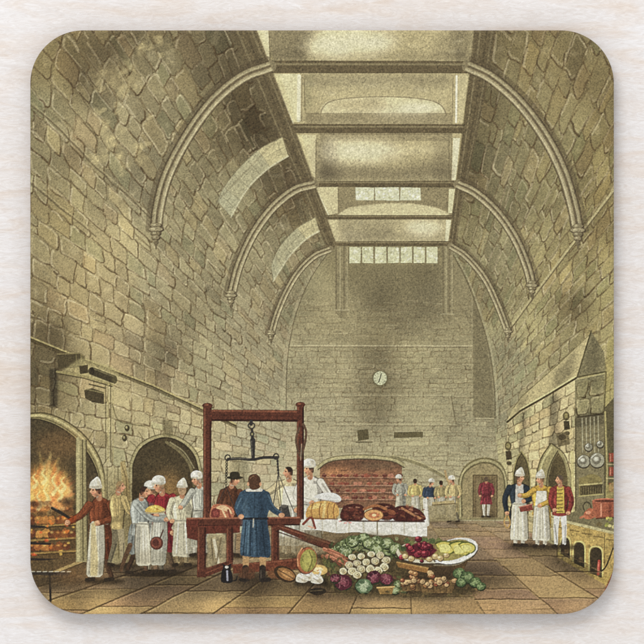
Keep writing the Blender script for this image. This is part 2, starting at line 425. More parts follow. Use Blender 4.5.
for f, c, a in ((0.3,(112,102,66),0.55),(0.6,(56,50,30),0.6),(0.85,(106,97,62),0.5)):
    L = [(474,28),(470,66),(463,124),(456,183),(450,240)]; R = [(496,28),(489,70),(478,130),(466,185),(456,246)]
    stroke([(a_[0]*(1-f)+b_[0]*f, a_[1]*(1-f)+b_[1]*f) for a_, b_ in zip(L,R)], 2.0, c, a=a, w2=0.8)
tone([(494,28),(512,28),(500,80),(488,140),(474,190),(466,190)], 0.86, soft=5, clip=M_right)
# low window band
poly([(346,246),(442,246),(442,265),(346,265)], (106,98,62), tex=0.06)
for i in range(7):
    a = 349 + i * 12.85; b = a + 11.4
    poly(jit([(a,247),(b,247),(b,263),(a,263)],0.25), (190,188,138), tex=0.03)
    for _ in range(22):
        ell(random.uniform(a+.8,b-.8), random.uniform(248,262), random.uniform(.6,2), random.uniform(.5,1.6), random.choice([(226,222,178),(152,152,104),(172,170,120),(212,208,160)]), a=0.7, wob=.3)
    stroke([(a,247),(a,263.5),(b,263.5)], 0.7, (80,74,46), a=0.7)
# shafts that carry the last beam
for xs, ye in (((336,340,344,347),314), ((443,446,449,452),318)):
    poly([(xs[0]-1,246),(xs[3]+1,246),(xs[3]+1,ye),(xs[0]-1,ye)], (112,104,68), a=0.75, soft=0.5)
    for x, c in zip(xs, ((70,63,40),(158,148,102),(70,63,40),(150,140,96))): stroke([(x,247),(x,ye-1)], 1.1, c, a=0.65)
    poly([(xs[0]-2,ye-4),(xs[3]+2,ye-4),(xs[2],ye+4),(xs[1],ye+4)], (104,96,62), a=0.8)
    stroke([(xs[0]-2,ye-4),(xs[3]+2,ye-4)], 1.0, (164,154,108), a=0.7)

# ---------------------------------------------------------------- roof lights in the left vault
def roof_light(outer, inner, joints):
    o, i = curve(outer, 4), curve(inner, 4)
    poly(o + i[::-1], (150,145,102), tex=0.07)
    k = len(o) // 3
    poly(o[:k] + i[:k][::-1], (180,168,112), a=0.8, soft=0.6)
    poly(o[-k:] + i[-k:][::-1], (156,156,116), a=0.4, soft=1)
    stroke(i, 1.6, (196,190,142), a=0.7); stroke(o, 0.9, (90,84,56), a=0.6); stroke([o[-1], i[-1]], 1.0, (90,84,56), a=0.6)
    for j in range(joints):
        f = int((j + .5) / joints * (len(o) - 1))
        stroke([o[f], i[f]], 0.7, (104,100,68), a=0.6)
    stroke([((a[0]+b[0])/2, (a[1]+b[1])/2) for a, b in zip(o, i)], 0.6, (110,106,72), a=0.5)
roof_light([(282,137),(258,150),(237,170),(224,187),(217,201)], [(288,156),(270,167),(252,183),(240,200),(231,217)], 6)
roof_light([(315,217),(297,228),(282,243),(274,257),(271,266)], [(319,231),(306,239),(291,254),(280,270),(273,281)], 5)
stroke([(276,140),(216,202)], 2, (70,63,40), a=0.25)

# ---------------------------------------------------------------- ribs and corbels
def rib(pts, w, lit):
    c = curve(pts, 7)
    nrm = []
    for i in range(len(c)):
        a = c[max(0, i-1)]; b = c[min(len(c)-1, i+1)]
        d = math.hypot(b[0]-a[0], b[1]-a[1]) + 1e-6
        nrm.append((-(b[1]-a[1])/d, (b[0]-a[0])/d))
    def off(k): return [(p[0]+n[0]*k*w, p[1]+n[1]*k*w) for p, n in zip(c, nrm)]
    s = lit
    stroke(off(s*0.80), w*0.6, (56,49,30), a=0.5, soft=.8)
    stroke(c, w*1.3, (104,95,62))
    stroke(off(-s*0.36), w*0.34, (150,139,95), a=0.9, soft=.6)
    stroke(off(s*0.0), w*0.18, (66,58,37), a=0.8)
    stroke(off(s*0.27), w*0.28, (138,128,86), a=0.9, soft=.6)
    stroke(off(-s*0.42), w*0.12, (186,175,126), a=0.75)
    stroke(off(s*0.22), w*0.09, (172,162,116), a=0.5)
    stroke(off(s*0.58), w*0.16, (54,47,29), a=0.9)
    stroke(off(-s*0.64), w*0.13, (58,51,32), a=0.8)
    x, y = c[-1]
    h = w * 1.05
    for yy, ww, cc in ((-.45,.62,(112,103,68)),(-.05,.82,(128,118,80)),(.35,.56,(92,84,54)),(.75,.44,(110,100,66)),(1.2,.24,(92,84,54))):
        ell(x, y+h*yy, h*ww, h*.30, (52,45,28)); ell(x-h*.06, y+h*yy-h*.05, h*ww*.86, h*.22, cc); ell(x-h*ww*.35, y+h*yy-h*.08, h*ww*.28, h*.10, (178,167,118), a=.8)
    stroke([(x,y+h*1.2),(x,y+h*1.9)], h*.34, (80,72,46), w2=h*.1)
rib([(270,66),(242,77),(212,102),(186,138),(167,175),(158,208),(156,230)], 9.6, 1)
rib([(314,184),(294,190),(272,208),(253,234),(240,262),(234,282),(231,296)], 7.4, 1)
rib([(330,249),(314,256),(298,272),(285,294),(276,316),(271,334)], 5.4, 1)
rib([(468,66),(492,78),(521,104),(546,138),(563,172),(573,205),(578,231)], 9.6, -1)
rib([(458,184),(476,193),(497,212),(515,238),(527,266),(532,286)], 7.4, -1)
rib([(451,246),(466,256),(484,277),(497,303),(508,332)], 5.6, -1)

def lift(g, rgb=(1, 1, 1)):
    np.clip(cv, 0.001, 1, out=cv)
    np.power(cv, np.asarray([g * k for k in rgb], np.float32), out=cv)
lift(0.80, (.975, 1.0, .985))
tone([(28,566),(286,522),(508,522),(620,585),(620,600),(28,600)], (.86,.86,.86), soft=5, clip=M_floor)
tone([(28,600),(620,600),(620,620),(28,620)], (1.02,1.0,.96), soft=3, clip=M_floor)
# ---------------------------------------------------------------- things on the end wall
ell(380.5,379,8.4,8.8,(74,68,44),a=.5,soft=1); ell(380,378,7.6,7.8,(96,90,60)); ell(380,378,6.7,6.9,(196,196,156),tex=.05)
for k in range(12):
    t = k*math.pi/6; stroke([(380+5.2*math.sin(t),378-5.3*math.cos(t)),(380+6.1*math.sin(t),378-6.2*math.cos(t))],0.6,(74,68,44),a=.8)
stroke([(380,378),(381.2,373.4)],0.9,(44,40,26)); stroke([(380,378),(378.6,382)],1.0,(44,40,26))
poly([(357,430),(368,429),(369,439),(358,441)], (76,69,44), a=.9); poly([(394,432),(423,431.5),(423,437),(394,438)], (82,75,48), a=.9)
stroke([(356,442),(372,442)],1.2,(70,63,40),a=.8); stroke([(394,439.5),(424,439)],1,(180,170,120),a=.5)
# range at the far end under its flat arch
poly([(320,508)]+curve([(320,467),(332,461),(360,459),(390,461),(402,466)],4)+[(402,508)], (122,88,62), tex=.12)
glow(336,473,16,7,(196,130,80),.7,3); glow(385,474,14,5,(166,106,70),.45,3); glow(362,472,24,5,(148,102,68),.5,3); tone([(320,460),(402,460),(402,468),(320,468)],0.8,soft=2)
for k, y in enumerate((477,485,492,499)):
    stroke([(321,y),(401,y+.5)],1.0,(176,140,112),a=.6); stroke([(321,y+1.4),(401,y+1.8)],.9,(74,46,34),a=.7)
    for x in np.arange(324,400,7.5):
        ell(x+random.uniform(-2,2),y-1.6,random.uniform(2,3.6),random.uniform(1.3,2.2),random.choice([(124,58,42),(150,76,54),(92,44,34),(176,116,88)]),wob=.2,a=.9)
        stroke([(x-1.5,y-2.6),(x+1.5,y-2.8)],.6,(190,150,118),a=.5)
for i in range(60):
    x = random.uniform(322,400); y = random.uniform(470,505)
    stroke([(x,y),(x+random.uniform(1,6),y+random.uniform(-1,1))],random.uniform(.6,1.8),random.choice([(64,40,30),(84,52,38),(184,128,96),(150,92,66),(72,48,36)]),a=random.uniform(.3,.7))
glow(378,466,20,4,(112,96,70),.5,3)
for o, c, w in ((-4.5,(96,88,58),1.2),(-3,(176,166,118),2.6),(-.6,(70,60,40),1.3)):
    stroke(curve([(318,470+o),(331,462+o),(360,459.5+o),(391,462+o),(404,468+o)],5),w,c,a=.85)
stroke(curve([(392,457),(410,461),(428,468),(446,478)],5),3.0,(122,114,78),a=.8); stroke(curve([(392,455),(410,459),(429,466),(448,477)],5),1,(184,174,126),a=.7)
for p in range(9):
    t = p/8; x = 322+80*t; y = 457-6*math.sin(math.pi*t)
    stroke([(x,y),(x+(t-.5)*5,y-7)],.7,(84,76,50),a=.5)
poly([(330,446),(345,436),(352,440),(336,455)], (170,160,118), a=.35, soft=1.2)
# doorway
poly([(458,520)]+curve([(458,480),(466,464),(484,457),(501,463),(508,480)],4)+[(508,520)], (136,126,86))
poly([(463,518)]+curve([(463,482),(470,469),(484,463),(497,468),(503,481)],4)+[(503,518)], (146,132,92), tex=.07)
for o, c, w in ((0,(92,84,54),1.2),(2.2,(178,168,120),1.8),(4.6,(80,72,46),1.3)):
    stroke(curve([(459+o*.6,516),(459+o*.6,481),(467+o*.5,465+o*.7),(484,458+o),(500-o*.5,464+o*.7),(507-o*.6,481),(507-o*.6,517)],5),w,c,a=.8)
poly([(473,475),(497,475),(497,517),(473,517)], (112,97,65)); poly([(475,477),(495,477),(495,517),(475,517)], (98,84,56),tex=.09)
poly([(476,478),(481,478),(481,517),(476,517)], (132,116,80),a=.7,soft=.6); stroke([(473,475),(497,475),(497,517)],.9,(64,54,34),a=.8); stroke([(473,475),(473,517)],.9,(64,54,34),a=.8)

# ---------------------------------------------------------------- right side: hearth hood, recesses, pans, stove
hood = [(591,332),(578,377),(548,394),(520,410),(507,421),(513,408),(522,396),(556,366)]
poly(hood, (186,172,122), tex=.06); tone([(556,372),(576,350),(572,376),(552,392)],0.74,soft=2.2); tone([(520,398),(528,394),(524,410),(514,416)],.8,soft=1.5)
wallp = [(575,379),(575,512),(508,502),(507,422),(520,411),(548,395)]
poly(wallp, (200,184,134), tex=.05)
for r_ in range(11):
    u0, u1 = r_/11, (r_+1)/11; k = -random.uniform(0, .12)
    while k < 1:
        k2 = k+random.uniform(.09,.2); a_, b_ = max(0,k), min(1,k2)
        e = lambda u, v: (508+67*v, (422+80*u)*(1-v)+(379+131*u)*v)
        stone([e(u0,a_),e(u0,b_),e(u1,b_),e(u1,a_)], None, .75); k = k2
for y in ():
    stroke([(509,y+22-(y-392)*.16),(574,y-6+(y-392)*.14)],.7,(120,110,68),a=.45)
    for k in range(5):
        x = 511+k*13+random.uniform(-4,4); yy = y+20-(y-392)*.1-(x-509)*.42
        stroke([(x,yy),(x,yy+8)],.7,(120,110,68),a=.4)
tone([(550,396),(558,392),(557,450),(548,470)],0.66,soft=2); tone([(520,412),(527,409),(524,450),(518,452)],0.72,soft=1.6)
stroke([(576,378),(548,395),(520,411),(507,422)],1.9,(60,52,30)); stroke([(575,376.4),(548,393),(520,409)],1.2,(220,210,150),a=.8)
stroke([(513,408),(522,396),(556,366),(590,334)],.9,(96,88,54),a=.7)
poly([(591,331),(604,352),(606,371),(577,377)], (122,114,80), tex=.08); tone([(591,333),(600,347),(598,372),(585,375)],.86,soft=2)
stroke([(591,331),(577,377),(606,371.5)],1.4,(66,60,36),a=.9); stroke([(578,379),(607,373)],1.4,(178,168,116),a=.8)
poly([(575,380),(605,374),(605,416),(575,420)], (124,117,82), tex=.09)
for q in ([(577,382),(588,379),(587,398),(577,398)],[(589,380),(604,377),(604,394),(590,396)],[(577,399),(589,399),(588,414),(577,416)],[(591,397),(604,395),(604,412),(592,414)]):
    stone(q,None,1.4); blob(jit([((q[0][0]*.7+q[2][0]*.3),(q[0][1]*.7+q[2][1]*.3)),q[1],((q[2][0]*.7+q[0][0]*.3),(q[2][1]*.7+q[0][1]*.3)),q[3]],.8),(140,132,88),a=.4,soft=.8)
poly([(606,345),(616,325),(616,405),(604,412)], (160,148,88), a=.6, soft=1)
stroke([(606,372),(604,415)],1.2,(70,63,38),a=.7)
poly([(575,418),(604,414),(604,512),(575,512)], (120,111,78), tex=.07); tone([(575,416),(604,412),(604,424),(575,428)],.72,soft=2)
# narrow and wide pointed recesses
def pointed(xl, xr, yb, ys, ya, rim, dark, w):
    xa = (xl+xr)/2
    o = [(xl,yb)]+curve([(xl,ys),(xl+(xa-xl)*.35,ys-(ys-ya)*.6),(xa,ya)],4)+curve([(xa,ya),(xr-(xr-xa)*.35,ys-(ys-ya)*.6),(xr,ys)],4)+[(xr,yb)]
    poly(o, dark, tex=.08); stroke(o, w, rim, a=.9); stroke([(x+.9*(1 if x<xa else -1),y+.9) for x,y in o],.9,(50,43,26),a=.8)
    return o
pointed(513,530,505,474,451,(150,140,90),(92,82,52),1.4); tone([(515,470),(521,456),(523,505),(515,505)],.8,soft=1.5)
poly([(536,510)]+curve([(536,476),(541,458),(551,443)],4)+curve([(551,443),(563,454),(570,474)],4)+[(571,512)], (150,140,94))
stroke([(536,508)]+curve([(536,476),(541,458),(551,443)],5)+curve([(551,443),(564,454),(571,474)],5)+[(571,510)],1.2,(70,62,38),a=.9)
stroke([(538.5,508)]+curve([(538.5,477),(543,461),(551.5,447)],5),1.8,(206,196,138),a=.8)
poly([(548,512)]+curve([(548,478),(552,463),(558,452)],4)+curve([(558,452),(564,462),(567.5,477)],4)+[(568,512)], (90,79,50), tex=.09)
stroke(curve([(547,500),(547,478),(551,463),(557.5,451)],5),1.1,(60,52,32),a=.9); tone([(549,470),(556,456),(556,512),(549,512)],.8,soft=1.5)
stroke([(572,452),(573,511)],3.4,(200,188,126),a=.7); stroke([(575.5,418),(575.5,512)],1.2,(66,58,36),a=.85)
for x, y in ((566,416),(508,446)):
    ell(x,y,3.4,4.6,(86,77,48)); ell(x,y-.4,1.9,2.6,(146,134,84)); poly([(x-2.6,y+5),(x+3,y+5),(x+4,y+13),(x-2,y+14)],(62,54,34)); ell(x+1,y+17,2.8,2,(70,62,40))
poly([(556,434),(568,431),(570,444),(558,447)],(92,82,54),a=.8); ell(562,437,4,3,(60,52,34),a=.8)
# pans on their rail
for x, y0 in ((582,418),(586,418),(590,417),(594,417),(598,416)): stroke([(x,y0),(x+.5,452)],.9,(176,170,134) if int(x)%4 else (66,59,40),a=.8)
stroke([(577,417),(603,414)],1.4,(60,53,34))
for x, y, r in ((583.5,461,6.2),(597,460,7.2),(588.5,447,3.6),(600,444,3.2)):
    ell(x,y+.6,r+.9,r+.9,(58,52,38)); ell(x,y,r,r,(150,146,120),tex=.08); ell(x-.6,y-.3,r*.62,r*.62,(108,104,84)); ell(x-1,y-1.2,r*.36,r*.32,(206,203,178),soft=.5); stroke([(x-r*.8,y-r*.3),(x-r*.2,y-r*.85)],.9,(226,222,200),a=.8)
# plate rack
poly([(579,482)]+curve([(579,478),(585,476),(590,474),(597,475),(602,479)],3)+[(602,483),(602,492),(579,495)],(128,116,70)); poly([(580,486),(602,484),(602,493),(580,496)],(70,62,40)); stroke([(579,485),(602,483)],1.2,(186,174,116)); stroke([(579,496),(603,494)],1.3,(170,158,102))
for i in range(9): stroke([(581+i*2.4,487),(581+i*2.4,494)],.6,(130,118,76),a=.7)
# dresser at the right edge
poly([(604,408),(616,395),(616,530),(604,520)], (86,79,52), tex=.08); stroke([(605,412),(607,470),(606,512)],1.8,(176,164,106),a=.8)
for y in (453,467,483): stroke([(607,y+11),(616,y+11.5)],1.2,(180,168,120),a=.8); poly([(609,y),(613.5,y),(613.5,y+9),(609,y+9)],(142,60,40)); stroke([(610.4,y+1),(610.4,y+8)],.8,(206,150,118),a=.8)
poly([(606,486),(616,480),(616,512),(607,510)],(148,134,80),a=.8)
# brick stove with three ash holes
poly([(557,519),(577,510),(616,520),(616,533)], (112,104,72), tex=.06); stroke([(557,519),(616,533)],2.0,(186,176,126)); stroke([(557,521.3),(616,535.6)],1.1,(58,50,28))
poly([(557,521),(616,535),(616,596),(604,584),(557,557)], (178,150,82), tex=.12)
for i in range(26):
    x = random.uniform(558,614); y = random.uniform(524,575)
    ell(x,y,random.uniform(1,3.5),random.uniform(.8,2.5),random.choice([(190,168,96),(122,98,48),(96,80,42),(172,140,66)]),a=.5,wob=.3,soft=.4)
for k in range(5): stroke([(558+k*12,526+k*3+1),(567+k*12,528.4+k*3)],1.3,(104,84,44),a=.8)
for xa, xb, yt, yb in ((561,570,537,558),(574,584.5,542,567),(590,602,547,577)):
    o = [(xa,yb-4)]+curve([(xa,yt+7),(xa+1.4,yt+2),((xa+xb)/2,yt),(xb-1.2,yt+2.4),(xb,yt+8)],4)+[(xb,yb+1)]
    poly([(x+(-1.6 if x<(xa+xb)/2 else 1.2),y-1.4) for x,y in o],(206,190,118)); poly(o,(54,46,30),tex=.1)
    stroke(o[:8],1.2,(92,78,44),a=.8); ell((xa+xb)/2+1,yb-7,2.2,3,(96,76,44),a=.7,soft=.6)
stroke([(599,561),(598,574)],2.6,(176,58,44)); stroke([(598.4,562),(597.8,572)],.8,(226,120,96)); stroke([(613,548),(606,566),(600,572)],1.6,(50,42,28),smooth=True)
stroke([(604.5,534),(604.5,566)],.8,(70,58,32),a=.7); poly([(611,575),(616,566),(616,596),(604,590),(607,584)],(128,58,36))
stroke([(557,521),(557,557)],1,(78,66,36))
# copper
poly([(592,501),(616,499),(616,517),(596,519),(593,511)],(160,84,56)); ell(606,500.6,14,2.4,(196,112,80)); ell(606,500.9,12,1.5,(98,50,34)); stroke([(601,504),(601,516)],1.6,(216,146,112),a=.9); stroke([(610,503),(610,516)],3,(116,56,38),a=.7); stroke([(596,518.5),(616,517)],1.2,(70,40,28))
stroke([(585,512),(583,506),(586,502),(590,504),(591,509)],1.2,(66,60,42),smooth=True)
blob([(584,513),(589,508),(594,510),(596,516),(590,519),(584,518)],(172,94,62)); ell(588,512.5,2.4,1.8,(222,150,112)); stroke([(584,516),(580.5,517.5)],2.2,(188,110,74))
for i in range(12): ell(random.uniform(606,615),random.uniform(518,527),1.8,1.5,random.choice([(196,180,84),(150,150,70),(210,196,130),(120,120,60)]))

# ---------------------------------------------------------------- floor
def fline(a, b, w=1.1, al=.7):
    pts = [(a[0]+(b[0]-a[0])*t+random.gauss(0,.25), a[1]+(b[1]-a[1])*t+random.gauss(0,.25)) for t in np.linspace(0,1,9)]
    stroke(pts, w, (66,50,28), a=al, clip=M_floor); stroke([(x+.6,y+w*.9) for x,y in pts], w*.8, (206,174,116), a=al*.5, clip=M_floor)
cols = [-430 + 44*i + random.uniform(-6, 6) for i in range(19)]
for xa, xb in zip(cols, cols[1:]):
    z = 0.60 - random.uniform(0, .12)
    while z < 2.0:
        zn = z * random.uniform(1.09, 1.24)
        q = [floor_pt(xa,z),floor_pt(xb,z),floor_pt(xb,zn),floor_pt(xa,zn)]
        f = 1+random.gauss(0,.07); tone(q,(f,f*random.uniform(.97,1.02),f*random.uniform(.94,1.04)),soft=.5,clip=M_floor)
        fline(floor_pt(xa,zn),floor_pt(xb,zn),1.3 if z<1 else .8,random.uniform(.35,.75))
        z = zn
    fline(floor_pt(xb,0.58),floor_pt(xb,1.0),1.6,.75); fline(floor_pt(xb,1.0),floor_pt(xb,2.0),.8,.45)
for i in range(240):
    x = random.uniform(30,614); y = random.uniform(526,614); l = random.uniform(5,26)
    stroke([(x,y),(x+l,y+random.uniform(-.6,.6))],random.uniform(.5,1.4),random.choice([(196,164,106),(100,80,48),(180,146,92),(84,66,38)]),a=random.uniform(.12,.35),clip=M_floor)
for pts, f in (([(30,570),(120,562),(200,566),(290,576),(330,592),(200,594),(110,590),(40,590)],.72),([(440,560),(500,568),(520,580),(470,592),(420,596)],.72),([(500,545),(560,545),(575,556),(520,556)],.78),([(556,552),(580,560),(606,580),(575,578),(545,562)],.66),([(300,584),(440,584),(470,590),(430,600),(320,598)],.66)):
    tone(pts,f,soft=5,clip=M_floor)

# ---------------------------------------------------------------- left wall: ledge, box, arch and fire
for o, c, w, a in ((3.2,(70,62,38),2.4,.6),(0,(184,170,112),1.5,.75),(1.5,(62,54,32),1.1,.9)):
    stroke([(28,336+o),(62,350+o),(110,368+o),(155,386+o),(202,408+o),(236,424+o)],w,c,a=a,clip=M_left)
tone([(49,369),(57,368),(58,406),(50,408)],.55,soft=1)
poly([(57,354),(80,353),(81,367),(58,369)],(70,62,40)); poly([(80,353),(85,356),(85,366),(81,367)],(104,94,60)); stroke([(57,354),(80,353),(84,356)],1.2,(128,116,76),a=.8); stroke([(76,354),(76.5,368)],1.2,(110,100,64),a=.8)
poly([(80,358),(112,366),(120,376),(112,384),(60,372)],(178,166,112),a=.6,soft=1)
stroke([(57,371.5),(84,376),(112,384.5)],2.2,(150,138,90)); stroke([(58,373.5),(84,378.2),(112,386.5)],1.1,(64,56,34))
poly([(79,366),(88,364.5),(88,373),(80,374)],(60,53,34)); stroke([(92,371),(113,379)],8,(60,54,36)); stroke([(93,368.4),(114,376.4)],1.4,(112,104,70),a=.8); ell(114.5,379.5,2.6,4.2,(82,75,48)); ell(92,371,2.2,3.8,(44,39,26))
poly([(84,390),(92,388),(104,392),(104,404),(92,402),(85,398)],(66,58,38)); stroke([(89,384),(105,388)],1.3,(70,62,40)); stroke([(86,389),(104,393)],1,(150,140,92),a=.7)
for x, c in ((105.5,(88,80,50)),(108,(176,164,110)),(110.5,(88,80,50)),(113,(166,154,104))): stroke([(x,384),(x,462)],1.2,c,a=.7)
for x, y in ((127,428),(124.5,438)): ell(x,y,2.6,3.4,(62,55,36)); ell(x-.6,y-.8,1.1,1.4,(150,140,96))
stroke([(112,404),(118,420),(131,424),(144,426)],1.2,(96,88,56),smooth=True,a=.7)
# big hearth arch
arch = curve([(24,414),(44,413),(64,420),(83,434),(97,453),(104,473),(106,500)],6)
poly(arch+[(106,566),(24,566)], (150,138,92), tex=.06)
for k in range(0,len(arch),4):
    x, y = arch[k]; stroke([(x,y),(x+(x-40)*.1,y-9)],.9,(80,72,46),a=.6)
poly([(p[0]-5.5,p[1]+7) for p in arch]+[(100,566),(24,566)], (64,56,37), tex=.12)
for o, c, w in ((0,(70,62,38),1.5),(-2.2,(190,178,124),1.9),(-4.2,(96,88,56),1.4),(-5.6,(40,34,22),1.3)):
    stroke([(p[0]+o,p[1]-o*1.15) for p in arch]+[(106+o,562)],w,c,a=.9)
glow(48,490,24,28,(132,100,54),.8,9); glow(40,500,16,18,(186,118,56),.85,6)
glow(44,492,22,20,(222,150,78),.7,6); glow(36,498,12,12,(226,120,70),.7,4); glow(52,482,12,10,(236,196,104),.6,4)
for i in range(170):
    x = random.uniform(29,70); h = random.uniform(8,40)*(1-abs(x-46)/40); y = 513-random.uniform(0,22)-max(0,8-abs(x-48)*.4); s_ = random.uniform(-5,9)
    stroke([(x,y),(x+random.uniform(-3,4),y-h*.5),(x+s_,y-h)],random.uniform(3,8.5),random.choice([(222,132,62),(238,190,98),(214,104,62),(246,222,136),(204,120,62),(234,164,82),(240,206,112)]),a=random.uniform(.15,.4),w2=1.2,smooth=True,soft=2.8)
for x, y, q in ((34,480,7),(53,484,10),(59,492,8),(45,494,10),(38,500,9),(49,506,7),(62,484,7),(43,476,7)):
    stroke([(x,y+q),(x+3,y+q*.4),(x-1,y-q*.4),(x+2,y-q)],4,(250,230,150),a=.7,w2=.6,smooth=True,soft=1.5)
for i in range(16): ell(random.uniform(30,72),random.uniform(500,514),random.uniform(1.5,4.5),random.uniform(1,3),random.choice([(74,46,28),(54,38,26),(96,56,32)]),wob=.3,a=.6,soft=.6)
glow(67,502,6,5,(48,42,30),.7,1.5); glow(38,505,5,4,(60,36,24),.6,1.5)
# spits of roasting meat before the fire
poly([(28,512),(78,510),(80,560),(28,566)],(92,70,40),a=.75,soft=1,tex=.12)
for y, n in ((520,7),(534,7),(547,6)):
    for k in range(n):
        x = 32+k*6.6+random.uniform(-1,1); ell(x,y+random.uniform(-1,1),random.uniform(3.4,5),random.uniform(3.6,5.4),random.choice([(138,84,44),(112,66,36),(158,104,52),(92,54,32),(176,124,62)]),wob=.15)
        ell(x-.8,y-1.8,1.7,1.2,random.choice([(222,172,84),(206,146,72),(236,196,108)]),a=.75,soft=.5); stroke([(x-3,y+4),(x+3,y+4.2)],1.1,(58,38,24),a=.6)
    stroke([(30,y+6.5),(80,y+3.5)],1.7,(152,122,66),a=.85); stroke([(30,y+8.2),(80,y+5)],1,(52,40,24),a=.9)
for i in range(20): ell(random.uniform(31,76),random.uniform(514,556),random.uniform(.8,2.4),random.uniform(.7,1.6),random.choice([(240,196,90),(222,120,50),(206,84,44)]),a=.7,soft=.4)
for y, x1 in ((526,44),(543,50),(559,58)): stroke([(29,y),(x1,y+.8)],2.6,(40,34,28),w2=2)
stroke([(52,508),(75,521)],2.8,(40,35,28)); stroke([(53,507),(62,512)],1,(110,104,84),a=.7)
poly([(28,562),(88,556),(92,572),(28,580)],(84,68,42),tex=.1); stroke([(52,573),(88,558.5)],3.0,(160,138,86)); stroke([(52,575),(88,560.5)],1,(54,44,26))
stroke([(29,573),(68,574)],3.4,(48,42,34)); 
for x in range(31,68,6): stroke([(x,571.6),(x+3.5,571.4)],1,(190,184,158),a=.8)
stroke([(49.5,574),(50.5,601)],2.2,(36,31,25)); poly([(28,578),(90,572),(96,584),(28,590)],(66,54,34),a=.6,soft=2)
for x, y, rx, ry, a_ in ((92,520,10,40,.18),(60,445,26,14,.20),(84,575,30,8,.22)): ell(x,y,rx,ry,(232,160,90),a=a_,soft=6)
# post at the hearth
poly([(76,438),(86,440),(88,562),(76,562)],(146,135,92)); stroke([(78,438),(78.5,560)],3,(180,168,118),a=.9); stroke([(82.2,440),(83,560)],1.2,(78,70,44),a=.9); stroke([(86,440),(87.5,562)],1.3,(60,53,34),a=.8)
# pilaster between the arches
poly([(104,468),(132,468),(133,562),(104,562)],(162,150,104),a=.6,soft=1); 
for x, c in ((107,(86,78,50)),(113,(186,174,124)),(118,(90,82,52)),(129,(118,108,72))): stroke([(x,466),(x+.5,558)],1.3,c,a=.55)
poly([(120,462),(125,460),(128,480),(131,500),(124,502)],(168,148,96),a=.9); stroke([(121,463),(126,478),(127,500)],1.2,(110,92,56),a=.7)
# second arch
a2 = curve([(132,474),(133,462),(142,446),(162,437),(180,441),(194,454),(200,474)],6)
poly(a2+[(200,560),(132,560)],(66,57,37),tex=.10)
glow(166,492,20,20,(140,108,62),.85,7); glow(170,490,9,12,(184,142,84),.7,5)
for o, c, w in ((-2.4,(96,88,58),1.3),(-1,(160,150,104),2.4),(.8,(50,43,27),1.5)):
    stroke([(p[0]+(166-p[0])*.025*o,p[1]+o*1.2) for p in a2],w,c,a=.85)
stroke(curve([(166,442),(180,452),(190,466),(194,486)],5),2.6,(120,110,74),a=.8); stroke(curve([(170,442),(184,452),(194,468)],5),1.1,(182,172,124),a=.6)
for k in range(4,len(a2)-3,3):
    x, y = a2[k]; d = math.hypot(x-166,y-475); stroke([(x,y-3),(x+(x-166)/d*11,y-3+(y-475)/d*11)],.9,(78,70,45),a=.65)
poly([(162,420),(172,420),(173,437),(163,437)],(96,88,58),a=.6,soft=.6)
poly([(132,520),(200,520),(200,566),(128,566)],(146,128,90),a=.7,soft=3)
tone([(196,470),(206,470),(206,540),(198,540)],.8,soft=2)

lift(0.93, (.98,1,1))
